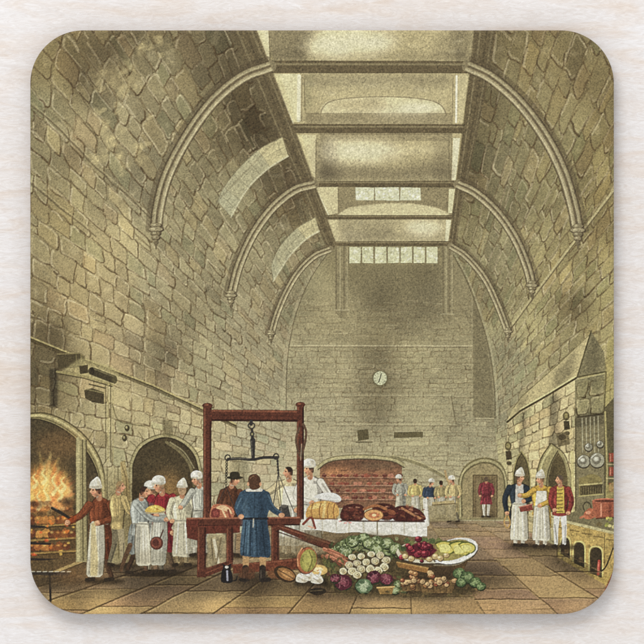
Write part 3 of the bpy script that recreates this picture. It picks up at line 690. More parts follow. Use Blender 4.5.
# ---------------------------------------------------------------- people
SKIN = (206,156,116)
def person(x, y, H, face=1, coat=(96,84,56), apron=None, hat=None, hair=(60,42,28), legs=(200,192,168), arms=(), lean=0.0, ap=(.54,.12), breadth=1.0, skirt=None, shoe=(50,40,28), stride=.05, bib=False, vest=None, turn=None):
    if turn is None: turn = bool(face) and not bib and vest is None
    P = lambda u, v: (x+(u*breadth+lean*v)*H, y-v*H)
    S = lambda pts, w, c, **k: stroke([P(*p) for p in pts], w*H, c, **k)
    ell(x+.06*H, y+.002*H, .20*H, .032*H, (44,34,20), a=.75, soft=1.6)
    F = face or 1
    if turn:
        for (a_, b_, c_, dkk) in (((-.03,.47),(-.05,.25),(-.10-stride*.4,.05),.72),((.03,.47),(.055,.26),(.045+stride*.4,.05),1.0)):
            lc = tuple(int(q*dkk) for q in legs)
            S([(a_[0]*F,a_[1]),(b_[0]*F,b_[1]),(c_[0]*F,c_[1])], .082, lc, w2=.046*H)
            S([((c_[0]-.012)*F,.022),((c_[0]+.055)*F,.012)], .040, shoe)
            S([(b_[0]*F+.022,b_[1]),(c_[0]*F+.016,c_[1])], .016, tuple(int(q*.6) for q in lc), a=.7)
    for s in (() if turn else (-1, 1)):
        S([(s*.045,.47),(s*(.045+stride*.3),.26),(s*stride,.05)], .085, legs, w2=.05*H)
        S([(s*stride+.02*s,.30),(s*stride+.015,.06)], .018, tuple(int(c*.62) for c in legs), a=.7)
        S([(s*stride-.012,.02),(s*stride+.05*(face or s),.012)], .042, shoe)
    dk = tuple(int(c*.62) for c in coat); lt = tuple(min(255, int(c*1.28+12)) for c in coat)
    if face and apron:
        b_ = -face
        poly(curve([P(b_*.02,.55),P(b_*.105,.55),P(b_*.135,.40),P(b_*.125,.24),P(b_*.06,.22),P(b_*.02,.3)],3,True), tuple(int(q*.78) for q in coat), tex=.06)
        S([(b_*.07,.52),(b_*.10,.25)], .02, tuple(int(q*.5) for q in coat), a=.7)
    torso = [P(-.05,.835),P(-.135,.79),P(-.125,.66),P(-.098,.53),P(-.115,.43),P(.115,.43),P(.098,.53),P(.125,.66),P(.135,.79),P(.05,.835)]
    if turn: torso = [P(F*u, v) for u, v in ((-.03,.84),(-.10,.795),(-.122,.68),(-.092,.55),(-.10,.43),(.070,.43),(.080,.55),(.098,.67),(.075,.785),(.03,.84))]
    poly(curve(torso, 3, True), coat, tex=.08)
    if skirt:
        poly([P(-.105,.56),P(-.15,skirt),P(.15,skirt),P(.105,.56)], coat, tex=.08)
        for u in (-.07,.0,.06,.1): S([(u*.7,.53),(u*1.3,skirt+.01)], .02, dk, a=.7)
    poly([P(.03,.80),P(.13,.78),P(.115,.45),P(.05,.44)], dk, a=.65, soft=.8)
    S([(-.10,.78),(-.075,.56)], .03, lt, a=.5)
    for u in (-.05,.0,.045): S([(u,.78),(u*.7+random.uniform(-.02,.02),.56)], .012, dk, a=random.uniform(.25,.6))
    poly([P(-.1,.56),P(.1,.56),P(.105,.50),P(-.105,.50)], dk, a=.5, soft=.6)
    stroke(torso[:5], .010*H, (50,40,26), a=.45); stroke(torso[5:], .014*H, (44,34,22), a=.6)
    if vest: poly([P(-.045,.82),P(.055,.82),P(.065,.46),P(-.055,.46)], vest, tex=.05)
    if bib: poly([P(-.06,.76),P(.07,.76),P(.085,.52),P(-.085,.52)], (222,214,190), tex=.05)
    if apron and turn:
        t, b = ap
        sh = tuple(int(c*.68) for c in apron)
        Q = lambda u, v: P(F*u, v)
        poly(curve([Q(-.045,t),Q(.03,t+.02),Q(.085,t),Q(.108,(t+b)/2),Q(.125,b+.01),Q(.05,b-.015),Q(-.035,b+.008),Q(-.055,(t+b)/2)],3,True), apron, tex=.04)
        poly([Q(-.045,t),Q(.0,t-.02),Q(-.0,b+.02),Q(-.038,b+.012),Q(-.058,(t+b)/2)], sh, a=.6, soft=.6)
        for u in (-.03,-.005,.02,.05,.075): stroke([Q(u*.8,t-.03),Q(u*1.0,(t+b)/2),Q(u*1.3,b+.02)], random.uniform(.008,.022)*H, sh, a=random.uniform(.2,.6), soft=.8)
        for u in (.035,.065): stroke([Q(u*.8,t-.05),Q(u*1.3,b+.05)], .016*H, (240,234,212), a=.4, soft=.8)
        poly([Q(-.04,b+.12),Q(.11,b+.16),Q(.125,b),Q(.04,b-.015),Q(-.035,b)], (120,108,78), a=.28, soft=2)
        stroke([Q(-.05,t),Q(-.06,(t+b)/2),Q(-.04,b+.01)], .011*H, (76,62,40), a=.7); stroke([Q(.087,t),Q(.11,(t+b)/2),Q(.126,b+.01)], .008*H, (96,82,54), a=.5); S([(-.085*F,t+.005),(.085*F,t)], .016, sh, a=.9)
    elif apron:
        t, b = ap
        poly(curve([P(-.09,t),P(.0,t+.012),P(.095,t),P(.112,(t+b)/2),P(.118,b+.01),P(.04,b-.012),P(-.06,b),P(-.115,b+.012),P(-.105,(t+b)/2)],3,True), apron, tex=.04)
        sh = tuple(int(c*.72) for c in apron)
        poly([P(.05,t-.01),P(.10,t-.02),P(.138,b+.01),P(.07,b)], sh, a=.7, soft=.7)
        for u in (-.085,-.05,-.015,.02,.05,.08): S([(u*.75,t-.03),(u*1.2,b+.02)], random.uniform(.010,.024), sh, a=random.uniform(.2,.6), soft=.8)
        stroke([P(.095,t),P(.118,(t+b)/2),P(.125,b+.01)], .013*H, (84,72,46), a=.65); stroke([P(-.09,t),P(-.11,(t+b)/2),P(-.122,b+.01)], .009*H, (104,92,62), a=.45)
        for u in (-.055,.045): S([(u*.8,t-.03),(u*1.25,b+.04)], .014, (244,240,224), a=.6)
        S([(-.09,t),(.095,t)], .018, sh, a=.8)
    for k, arm in enumerate(arms):
        c = coat if not (vest and False) else vest
        S(arm, .088, tuple(int(q*.5) for q in c), a=.7, w2=.062*H, smooth=len(arm) > 2); S(arm, .074, c, w2=.05*H, smooth=len(arm) > 2); S([(p[0]+.018,p[1]-.018) for p in arm], .022, dk, a=.6, smooth=len(arm) > 2)
        hx, hy = P(*arm[-1]); ell(hx, hy, .030*H, .026*H, SKIN, wob=.1); stroke([(hx-.01*H,hy+.01*H),(hx+.02*H,hy+.015*H)], .01*H, (140,92,66), a=.7)
    S([(0,.83),(.006*face,.875)], .06, (176,126,92))
    hx, hy = P((.034 if turn else .010)*face,.900 if turn else .908)
    if face == 0:
        ell(hx, hy, .050*H, .062*H, hair)
    else:
        ell(hx, hy, .047*H, .060*H, SKIN)
        blob([(hx-face*.050*H,hy-.03*H),(hx-face*.02*H,hy-.066*H),(hx+face*.03*H,hy-.058*H),(hx+face*.012*H,hy-.03*H),(hx-face*.012*H,hy+.012*H),(hx-face*.045*H,hy+.03*H)], hair)
        ell(hx+face*.047*H, hy+.006*H, .012*H, .012*H, (214,160,122)); ell(hx+face*.026*H, hy-.012*H, .009*H, .008*H, (56,36,28))
        stroke([(hx+face*.026*H,hy+.032*H),(hx+face*.042*H,hy+.031*H)], .007*H, (140,80,62), a=.8); ell(hx+face*.02*H, hy+.018*H, .015*H, .012*H, (206,126,98), a=.5); poly([(hx-face*.045*H,hy-.02*H),(hx-face*.005*H,hy+.01*H),(hx+face*.02*H,hy+.058*H),(hx-face*.03*H,hy+.058*H)], (140,94,66), a=.55, soft=.6)
        ell(hx-face*.014*H, hy+.006*H, .008*H, .013*H, (170,116,86), a=.7)
        stroke([P(-.012,.846),P(.022*face,.838)], .011*H, (196,186,160), a=.8)
    if hat == 'cap':
        blob([(hx-.058*H,hy-.03*H),(hx-.066*H,hy-.085*H),(hx-.02*H,hy-.118*H),(hx+.045*H,hy-.108*H),(hx+.066*H,hy-.07*H),(hx+.056*H,hy-.028*H)], (226,220,200)); stroke([(hx-.056*H,hy-.034*H),(hx+.056*H,hy-.034*H)], .02*H, (176,168,144), a=.8); blob([(hx+.01*H,hy-.1*H),(hx+.055*H,hy-.09*H),(hx+.055*H,hy-.05*H),(hx+.02*H,hy-.05*H)], (190,182,158), a=.8)
    elif hat == 'tall':
        blob([(hx-.056*H,hy-.03*H),(hx-.052*H,hy-.085*H),(hx-.022*H,hy-.118*H),(hx+.016*H,hy-.145*H),(hx+.040*H,hy-.12*H),(hx+.054*H,hy-.08*H),(hx+.056*H,hy-.03*H)], (224,217,194)); stroke([(hx-.056*H,hy-.04*H),(hx+.056*H,hy-.04*H)], .024*H, (180,170,144), a=.8); poly([(hx+.016*H,hy-.13*H),(hx+.05*H,hy-.08*H),(hx+.05*H,hy-.045*H),(hx+.018*H,hy-.045*H)], (186,176,148), a=.7, soft=.6)
    elif hat == 'brim':
        ell(hx, hy-.035*H, .10*H, .022*H, (48,42,30)); blob([(hx-.052*H,hy-.04*H),(hx-.045*H,hy-.1*H),(hx+.045*H,hy-.1*H),(hx+.055*H,hy-.04*H)], (54,48,34))

CREAM, LINEN, GREYL = (220,212,184), (204,198,174), (184,184,170)
# distant cooks before the far range
for x, y, H, c, hat, face in ((400,519,44,(176,172,150),'cap',-1),(415,519,42,(204,184,116),None,0),(430,521,42,(58,68,80),'cap',1),(441,519,40,(172,156,108),None,0),(453,522,46,(204,184,128),'cap',-1)):
    person(x,y,H,face,coat=c,apron=(196,188,160),hat=hat,arms=([(-.12,.77),(-.15,.62),(-.06,.55)],[(.12,.77),(.16,.64),(.12,.55)]),legs=(150,138,108))
stroke([(449,484),(446,476),(445,471)],2.2,(176,150,104)); 
poly([(432,502),(454,500),(455,504),(432,506)],(176,158,112)); poly([(424,506),(456,504),(456,520),(424,522)],(150,136,98),a=.8); stroke([(432,505),(455,503.4)],1,(98,82,54))
stroke([(425,500),(427,524)],4.5,(214,208,188)); stroke([(427.5,502),(429,522)],1.2,(150,144,122),a=.8)
# page in crimson walking off through the doorway
person(486,517,42,0,coat=(138,54,58),hair=(92,76,58),arms=([(-.12,.77),(-.16,.62),(-.14,.5)],[(.12,.77),(.17,.62),(.14,.5)]),skirt=.30,legs=(206,198,176),stride=.045)
# three on the right
tone([(500,540),(545,536),(570,545),(540,556),(505,552)],.8,soft=3)
person(519,546,75,1,coat=(46,52,56),apron=CREAM,hat='tall',hair=(88,70,52),arms=([(-.13,.78),(-.19,.62),(-.16,.44)],[(.10,.76),(.16,.64),(.06,.60)]),ap=(.56,.09),bib=False,vest=(196,190,174))
stroke([(506,516),(504,522),(507,528),(510,523),(508,516)],1.3,(188,150,86),smooth=True)
poly([(519,507),(532,504),(533,510),(520,512)],(132,60,46)); stroke([(519,507),(532,504)],1,(200,132,106))
person(541,547,74,-1,coat=(214,168,62),apron=CREAM,hat='tall',hair=(120,96,66),arms=([(.12,.78),(.17,.66),(-.02,.56)],[(-.10,.77),(-.2,.70),(-.29,.70)]),ap=(.55,.10),bib=True)
person(560,547,74,-1,coat=(148,56,48),hair=(92,78,62),vest=(206,176,74),arms=([(.12,.78),(.17,.62),(.12,.46)],[(-.11,.77),(-.14,.62),(-.08,.5)]),legs=(222,216,198),stride=.06,breadth=.9)
for k in range(7): stroke([(556.6,490+k*3.6),(562.4,489.6+k*3.6)],1,(92,72,34),a=.75)

# cook in russet tending the spits
person(99,581,100,-1,coat=(138,66,34),apron=CREAM,hat='tall',hair=(66,44,30),arms=([(.11,.77),(.14,.64),(-.02,.58)],[(-.10,.76),(-.18,.66),(-.31,.585)]),ap=(.57,.06),legs=(120,84,56),breadth=1.02)
poly([(91,524),(95,521),(98,560),(97,576),(90,576)],(196,176,118),a=.7,soft=.6); stroke([(66,515),(58,510)],1.6,(44,38,30))
# group with the yellow dish
tone([(108,480),(196,478),(200,572),(112,574)],(.80,.78,.74),soft=7)
person(118,566,88,1,coat=(190,168,112),hat=None,hair=(150,126,86),legs=(160,146,110),arms=([(.08,.77),(.14,.64),(.2,.6)],),breadth=.8)
person(153,573,91,-1,coat=(192,188,166),apron=LINEN,hat='cap',hair=(110,90,66),legs=(150,138,110),breadth=.8)
person(162,573,96,-1,coat=(164,38,44),apron=(196,192,170),hat='cap',hair=(150,128,96),arms=([(.11,.79),(.17,.62),(.11,.42)],[(-.11,.78),(-.16,.66),(-.06,.60)]),ap=(.60,.10),legs=(130,104,76))
ell(156.5,543,6.6,6.8,(92,46,34)); ell(156,542.6,5.2,5.4,(132,72,54)); ell(155.6,542.6,3.2,3.4,(92,48,38)); stroke([(160,538),(163,530)],1.4,(84,48,34)); 
person(139,574,91,1,coat=(170,172,158),apron=CREAM,hair=(58,40,30),arms=([(-.06,.78),(.10,.62),(.28,.60)],),ap=(.55,.11),legs=(96,70,48),lean=.03,stride=.07)
stroke([(130,545),(124,560),(121,570)],5,(92,68,46),w2=3.4); 
poly([(144,511),(166,510),(164,513),(147,514)],(176,160,120)); blob([(145,511),(148,507),(154,505),(160,506),(165,510),(155,512.5)],(214,178,82))
for i in range(12): ell(random.uniform(147,163),random.uniform(506.5,510.5),1.4,1.1,random.choice([(236,206,112),(190,140,58),(226,190,94)]))
# cooks beyond, seen from behind in cream, and one in grey half hidden by the frame
person(182,566,84,0,coat=(212,202,166),apron=(198,190,160),hat='tall',hair=(170,140,104),arms=([(.12,.78),(.17,.64),(.13,.5)],[(-.12,.78),(-.16,.64),(-.12,.54)]),legs=(146,128,92))
person(199,556,84,-1,coat=(188,186,166),apron=(184,180,158),hat='cap',hair=(150,140,120),arms=([(-.10,.77),(-.2,.64),(-.26,.58)],),breadth=.85)

# ---------------------------------------------------------------- people behind the weighing frame
tone([(196,440),(300,440),(300,520),(196,520)],1.04,soft=4)
poly([(232,455),(248,452),(250,520),(232,520)],(112,104,74),a=.45,soft=2)
person(228,556,84,1,coat=(98,58,36),hat='brim',hair=(70,48,34),lean=.05,arms=([(-.10,.76),(-.13,.6),(.02,.5)],[(.1,.76),(.18,.66),(.2,.78)]),legs=(150,134,104))
person(289,556,92,-1,coat=(206,190,146),apron=LINEN,hair=(46,34,26),arms=([(-.11,.78),(-.22,.70),(-.33,.69)],[(.12,.78),(.16,.62),(.08,.5)]),bib=True,legs=(176,164,134))
person(310,556,95,-1,coat=(222,214,192),apron=LINEN,hat='cap',hair=(60,44,34),arms=([(.11,.78),(.2,.64),(.24,.58)],[(-.1,.77),(-.14,.62),(.02,.56)]),bib=True,legs=(176,164,134))
blob([(314,497),(322,493),(334,493),(341,498),(338,502),(326,500)],(228,224,208)); stroke([(318,500),(339,501)],1,(170,160,136),a=.8)

# ---------------------------------------------------------------- weighing frame and its bench
WOOD, WD, WL = (92,48,33), (50,26,19), (142,84,58)
def plank(pts, col=WOOD): 
    poly(jit(pts,.2), col, tex=.10)
    n = len(pts)
def post(x0, x1, y0, y1):
    plank([(x0,y0),(x1,y0),(x1,y1),(x0,y1)]); stroke([(x0+1.6,y0+2),(x0+1.6,y1)],1.6,WL,a=.7); stroke([(x1-1.1,y0+1),(x1-1.1,y1)],1.9,WD,a=.8); ell((x0+x1)/2,y0+.5,(x1-x0)/2+1.1,2.8,WOOD); ell((x0+x1)/2-1,y0-.4,(x1-x0)/4,1.2,WL,a=.8)
    for i in range(4): stroke([(random.uniform(x0+1,x1-1),random.uniform(y0,y1-40)) for _ in (0,)]+[(random.uniform(x0+1,x1-1),y1-random.uniform(0,30))],.6,WD,a=.4)
post(203,211.5,405,520); post(296.5,304,404,522)
plank([(206,409),(302,410),(302,421.5),(206,421)]); stroke([(212,410.5),(296,411.5)],1.8,WL,a=.8); stroke([(212,420),(297,420.6)],2,WD,a=.85); stroke([(212,415),(297,416)],.8,WD,a=.4)
stroke([(299,428),(296,440),(300,456),(304,446),(306,432),(303,424)],2.4,(92,70,52),smooth=True); stroke([(299,440),(302,458)],1.8,(70,50,38)); stroke([(301.5,444),(300.5,460)],.9,(176,160,130),a=.7)
IR = (52,48,44)
stroke([(251,421),(251,424)],3.4,IR); stroke(oval(251.3,425.5,3.2,3,0,12)+[(254.5,425.5)],1.4,IR); stroke([(252,430),(252.6,444)],2.6,IR,w2=3.6); ell(252,434,2.4,2.6,IR); ell(252,434,1,1.2,(142,134,96)); stroke([(252.6,440),(253,458)],5.2,IR,w2=3.4); stroke([(251.4,441),(252,455)],1,(122,116,100),a=.6)
stroke([(228,459),(240,458.5),(252,459.5),(264,457.4),(277,457.4)],2.8,IR,smooth=True); stroke([(230,458),(250,458.4)],.7,(132,124,104),a=.7)
for x, y in ((227.5,457.5),(276,456.4)): stroke(oval(x,y,2.6,2.8,0,12)+[(x+2.6,y)],1.3,IR)
for k in range(8): ell(226.6-.1*k,462+k*3.1,1.4,1.9,IR); ell(226.6-.1*k,462+k*3.1,.5,.8,(150,140,104))
for k in range(5): ell(277.4+.2*k,461+k*3,1.2,1.7,IR)
for a, b in (((278,474),(272,512)),((278,474),(282,514)),((278.4,474),(294,512)),((226,486),(214,512)),((226,486),(236,512))): stroke([a,b],.9,IR,a=.85)
poly([(279,507),(288,505),(291,518),(279,518)],(64,60,54)); ell(284,506,3.4,1.6,(96,90,80)); stroke([(281,508),(281.6,517)],1,(120,114,102),a=.7)
# joint of meat
blob([(210,512),(213,505),(221,504),(230,506),(234,512),(231,519),(216,520),(210,518)],(180,110,78)); blob([(211,512),(214,508),(219,509),(219,517),(212,518)],(120,52,44)); blob([(216,508),(222,505),(229,508),(232,514),(226,511)],(226,186,140)); stroke([(222,509),(226,518)],1.6,(226,190,146),smooth=False); stroke([(228,510),(230,517)],2,(132,64,50)); ell(215.5,513,2.6,3,(146,70,58))
# bench
plank([(186,518),(300,517),(300,525),(186,527)]); stroke([(187,518.4),(299,517.4)],1.6,(158,98,70),a=.9); stroke([(187,526),(299,524.6)],1.4,WD,a=.9)
poly([(186,520),(198,519),(199,541),(187,538)],(104,48,34),tex=.08)
plank([(187,526),(240,525),(240,533),(196,534)],(100,46,32))
for x0, x1, y1 in ((197,206,577),(226,233,562),(271,279,562)):
    plank([(x0,526),(x1,526),(x1,y1),(x0,y1)]); stroke([(x0+1.5,528),(x0+1.5,y1)],1.3,WL,a=.6); stroke([(x1-1,528),(x1-1,y1)],1.7,WD,a=.8)
plank([(197,570),(232,560),(233,566),(206,577),(197,577)]); stroke([(206,573),(232,562.5)],1,WL,a=.6)
plank([(270,526),(280,524),(344,546),(346,553),(336,554)]); stroke([(278,526),(342,547.5)],1.2,WL,a=.8); stroke([(276,531),(338,553)],1.4,WD,a=.8)
plank([(232,564),(298,558),(299,569),(233,574)],(108,54,34)); stroke([(234,565),(297,559.6)],1.2,WL,a=.7)
poly([(207,535),(226,534),(226,560),(207,568)],(158,144,108),a=.8,soft=.8,tex=.08)
stroke([(214,540),(218,562)],3,(206,196,166)); stroke([(221,538),(216,564)],2,(110,94,66),a=.7); stroke([(211,538),(213,560)],1.4,(96,82,58),a=.6)
poly([(279,536),(296,538),(330,552),(300,556),(279,558)],(140,124,90),a=.6,soft=1)
for x in (284,290,296,303): stroke([(x,537+(x-284)*.35),(x+.4,556)],.8,(92,78,52),a=.5)
# porter in blue with his back turned
ell(254,579,24,4,(44,34,22),a=.6,soft=3)
for x in (246,263): stroke([(x,553),(x-.5,570)],7,(178,142,96),w2=5.6); stroke([(x-.5,568),(x-1,579)],6.6,(48,40,32)); ell(x+(-2 if x<255 else 3),579.5,5.4,2.3,(42,35,28)); stroke([(x-2,570),(x-2,578)],1,(96,86,72),a=.6)
BLUE = (58,76,88)
blob([(240,495),(246,489),(262,489),(268,494),(270,506),(267,519),(270,540),(270,556),(262,557),(244,556),(240,552),(241,535),(243,518),(239,506)],BLUE,tex=.10)
poly([(258,492),(267,496),(267,520),(270,556),(259,556)],(38,50,60),a=.65,soft=1.2); poly([(241,498),(246,494),(249,520),(246,552),(241,552)],(92,114,124),a=.5,soft=1)
for x, xx in ((246,243),(251,250),(256,257),(262,265)): stroke([(x,521),(xx,555)],1.1,(30,40,48),a=.75)
stroke([(249,522),(247.5,554)],1.2,(110,134,142),a=.7); stroke([(254,522),(254,554)],.9,(104,126,136),a=.5); stroke([(254.5,492),(254,518)],.8,(34,44,52),a=.7)
stroke([(242.5,518.5),(267.5,518.5)],2.3,(34,36,38)); stroke([(253.4,519),(253,527)],1.1,(200,192,168),a=.8)
stroke([(243,495),(238,507),(241,516)],8,BLUE,w2=6.5,smooth=True); stroke([(241,498),(236.5,508)],1.4,(96,118,128),a=.7); stroke([(266,495),(271,507),(280,514)],8,(50,66,77),w2=5.6,smooth=True); stroke([(268,495),(274,507),(281,512.4)],1.3,(92,112,122),a=.6,smooth=True)
ell(241,516.5,2.8,2.5,SKIN); ell(281.5,515,3,2.3,SKIN); stroke([(247,490),(261,490)],3,(206,200,182)); ell(254,482,6.4,7.2,(96,66,44)); blob([(248,480),(250,475),(256,474),(260,478),(260.4,486),(256,489.4),(250,488.6)],(84,56,38)); stroke([(250,478),(253,476)],1.3,(132,98,68),a=.8); ell(248,484,1.2,1.9,SKIN); ell(260.3,484,1.2,1.9,SKIN)
# cat and a basket under the bench
blob([(221,581),(221.4,572),(223,567),(222,563),(225,565),(228,565),(231,563.4),(230.6,569),(232.4,575),(232,582),(226,583)],(34,30,28)); ell(226.6,567,1.8,1.3,(206,200,184)); stroke([(227,571),(227.4,580)],1.8,(160,158,164)); stroke([(232,581),(236,580),(237,576)],1.3,(36,32,28),smooth=True)
for c, x in (((120,70,40),276),((96,60,38),247)): ell(x,573,9,6,c,wob=.15,a=.7,soft=.6)
ell(285,574,12,7.4,(60,44,28),rot=.45); ell(286,574,9.6,5.4,(150,104,58),rot=.45); ell(287,574.4,6.4,3,(190,140,84),rot=.45); stroke([(277,569),(296,580)],1.1,(60,42,26),a=.7)

# ---------------------------------------------------------------- the laden table
cloth = [(301,519.5),(330,520),(380,519),(426.5,516.5),(427,536)]+curve([(427,536),(412,536.4),(396,534),(378,535.5),(358,532),(338,533),(318,530),(301,530)],4)
poly([(302,528),(426,533),(424,545),(306,540)],(92,78,52),a=.6,soft=2)
poly(cloth,(224,218,198),tex=.04)
for x in (312,322,336,349,363,377.5,391,404,416): stroke([(x,521),(x+random.uniform(-1,1),531+random.uniform(0,3))],random.uniform(.9,2),(178,170,146),a=.55)
stroke([(377,520),(377.4,534)],1.4,(128,118,92),a=.8); stroke([(302,520),(426,517.4)],1.2,(240,236,220),a=.9); poly([(301,519),(312,519),(314,531),(301,530)],(190,182,160),a=.5,soft=1)
for i in range(5): ell(random.uniform(340,352),random.uniform(520,523),1.8,.8,(198,96,92),a=.5)
# big cut pie, barded joints, hams
blob([(306,517),(308,507),(315,502),(326,501),(336,504),(339,511),(336,518),(320,519.5)],(204,158,84)); blob([(309,509),(316,503.5),(324,504),(318,508)],(234,200,126),a=.9)
for x in (313,321,329,335): stroke([(x,503),(x-1.8,510),(x-1,518)],1.3,(144,94,48),a=.8,smooth=True)
stroke([(325,502),(323,518)],2.4,(232,202,136),a=.8); stroke([(308,518),(337,519)],1.4,(110,66,38),a=.7)
for pts in ([(340,514),(344,506),(354,503.5),(363,506),(364,514),(361,520),(347,520.6),(341,519)],[(372,507),(382,503),(394,506),(396,514),(390,520),(378,518)],[(390,512),(398,506),(410,506),(420,510),(425,516),(424,520.5),(408,521.6),(394,520)]):
    blob(pts,(74,36,29),tex=.14)
for i in range(34):
    x = random.choice([random.uniform(343,362),random.uniform(380,422)]); y = random.uniform(507,519)
    stroke([(x,y),(x+random.uniform(2,6),y+random.uniform(-1,2))],random.uniform(.8,2),random.choice([(122,62,42),(48,24,22),(150,92,58),(104,46,40)]),a=.7)
stroke([(402,508),(412,514),(420,518)],2.2,(196,140,92),a=.8,smooth=True); ell(391,512,5,2.4,(140,78,50),rot=.3)
for x, y in ((349,507.5),(356,507),(386,506.5),(399,509),(409,509),(415,513)): stroke([(x,y),(x+3,y+.4)],1.2,(196,150,118),a=.65)
stroke([(341,520.5),(364,521),(424,521.5)],1.6,(52,30,22),a=.8)
for i in range(26):
    x = random.choice([random.uniform(342,362),random.uniform(384,423)]); y = random.uniform(506,519)
    ell(x,y,random.uniform(1.2,3.6),random.uniform(.8,2),random.choice([(96,44,34),(58,28,26),(132,72,50),(168,112,78),(84,36,34)]),rot=random.uniform(0,3),wob=.35,a=.7,soft=.5)
ell(373.6,515,10.2,6.2,(120,70,42)); ell(373.6,515,9.2,5.3,(212,158,98)); ell(374,515.2,5.6,3,(186,112,72)); ell(374,515,2.2,1.4,(228,196,146)); stroke([(364,509),(376,505.5),(386,509)],2.6,(160,100,60),smooth=True)
stroke([(303,524),(311,517.5),(315,528)],2.4,(128,56,40),smooth=True); stroke([(308,526),(314,528)],1.2,(214,160,128))

# ---------------------------------------------------------------- heap of vegetables
def shade_ball(x, y, r, col, lit, dark, ry=None):
    ry = ry or r * random.uniform(.72, 1)
    ell(x+.3,y+.5,r+.5,ry+.5,dark); ell(x,y,r,ry,col,wob=.06); ell(x+r*.3,y+ry*.35,r*.6,ry*.55,tuple(int(c*.74) for c in col),a=.6,soft=.5); ell(x-r*.3,y-ry*.35,r*.45,ry*.4,lit,a=.85,soft=.4)
poly([(318,560),(336,540),(372,534),(402,540),(412,556),(470,572),(486,586),(466,596),(420,597),(350,596),(322,588)],(74,62,38),a=.95,soft=2.5,tex=.14)
def cabbage(x, y, r, cols, edge):
    ell(x,y+.6,r+.7,r*.86+.7,(44,48,32)); ell(x,y,r,r*.86,cols[0],wob=.1)
    for k in range(9):
        t = random.uniform(0,6.28); d = r*random.uniform(.3,.75); px, py = x+d*math.cos(t), y+d*.85*math.sin(t)
        ell(px,py,r*.38,r*.26,random.choice(cols),rot=t+1.57,wob=.15,a=.9); stroke(oval(px,py,r*.38,r*.26,t+1.57,10)[0:6],.7,edge,a=.75)
    ell(x,y,r*.36,r*.32,cols[-1],wob=.1); stroke([(x-r*.25,y),(x,y-r*.2),(x+r*.25,y)],.7,edge,a=.7)
GR = [(98,108,68),(120,128,82),(76,86,52),(156,162,116)]
for i in range(17):
    t = i/16; cabbage(337+62*t+random.uniform(-1.5,1.5),549-9*math.sin(math.pi*min(1,t*1.2))+random.uniform(-3.5,4)+t*1.0,random.uniform(4.6,6.4),GR,(186,196,150))
for i in range(70):
    x = random.uniform(330,405); y = random.gauss(548,4.5); t = random.uniform(0,6.28)
    ell(x,y,random.uniform(1.6,3.6),random.uniform(1,2),random.choice([(84,92,54),(116,122,78),(64,70,42),(142,146,102),(52,54,34)]),rot=t,wob=.25,a=.85)
for x, y in ((352,541),(369,543),(387,543),(345,551),(376,549),(396,549)): cabbage(x,y,6.6,GR,(206,212,172))
for i in range(14):
    x = 321+random.uniform(0,14); y = 551+random.uniform(-3,7); stroke([(x,y),(x+9,y+3.5),(x+18,y+9)],2.8,random.choice([(150,82,56),(132,66,46),(170,106,76)]),w2=.9); stroke([(x,y-.8),(x+13,y+5)],.7,(206,154,118),a=.7)
for i in range(14): stroke([(326+random.uniform(-5,5),555+random.uniform(0,8)),(322+random.uniform(0,16),572+random.uniform(-5,6))],random.uniform(.8,1.8),random.choice([(86,92,54),(112,106,58),(64,66,40)]),a=.6)
for i in range(150):
    x = random.uniform(326,478); y = random.gauss(572,9)
    if 548 < y < 596 and (x < 436 or y > 573): ell(x,y,random.uniform(1.4,3.6),random.uniform(.9,2.2),random.choice([(92,80,48),(112,98,60),(58,50,32),(86,92,54),(124,100,62),(104,66,50)]),rot=random.uniform(0,3),wob=.3,a=.8)
for x, y in ((352,557),(361,556),(371,554),(380,555),(386,560),(349,565),(357,563),(366,562),(375,561),(384,567),(343,571),(352,571),(361,569),(370,569),(378,570.5),(357,574.5)):
    r = random.uniform(3.6,4.5); e_ = random.uniform(.72,.95); g_ = random.uniform(.84,1.03); ell(x+.4,y+.6,r+.6,r*.9+.6,(70,56,34)); ell(x,y,r,r*e_,tuple(min(250,int(q*g_)) for q in (220,208,170)),wob=.09); ell(x+r*.4,y+r*.4,r*.5,r*.4,(160,140,94),a=.7,soft=.5); ell(x,y,r*.6,r*.5,(150,132,84)); ell(x-.2,y-.1,r*.45,r*.4,(216,204,160)); ell(x+.2,y,r*.16,r*.16,(92,76,46))
for x, y, r in ((343,582,9),(374,577,7.4),(386,579,6.6),(335,578,5)): cabbage(x,y,r,[(84,36,44),(104,48,58),(62,28,36),(128,70,76)],(170,116,116))
cabbage(363.5,586,8.4,[(100,118,84),(124,140,104),(82,100,70),(164,174,138)],(196,202,166))
for x, y in ((398,584),(404,589),(395,590)): cabbage(x,y,4.4,GR,(180,190,146))
poly([(377,587),(394,586),(392,594),(380,594)],(150,116,62)); stroke([(377,587.6),(394,586.6)],1.4,(206,172,108)); 
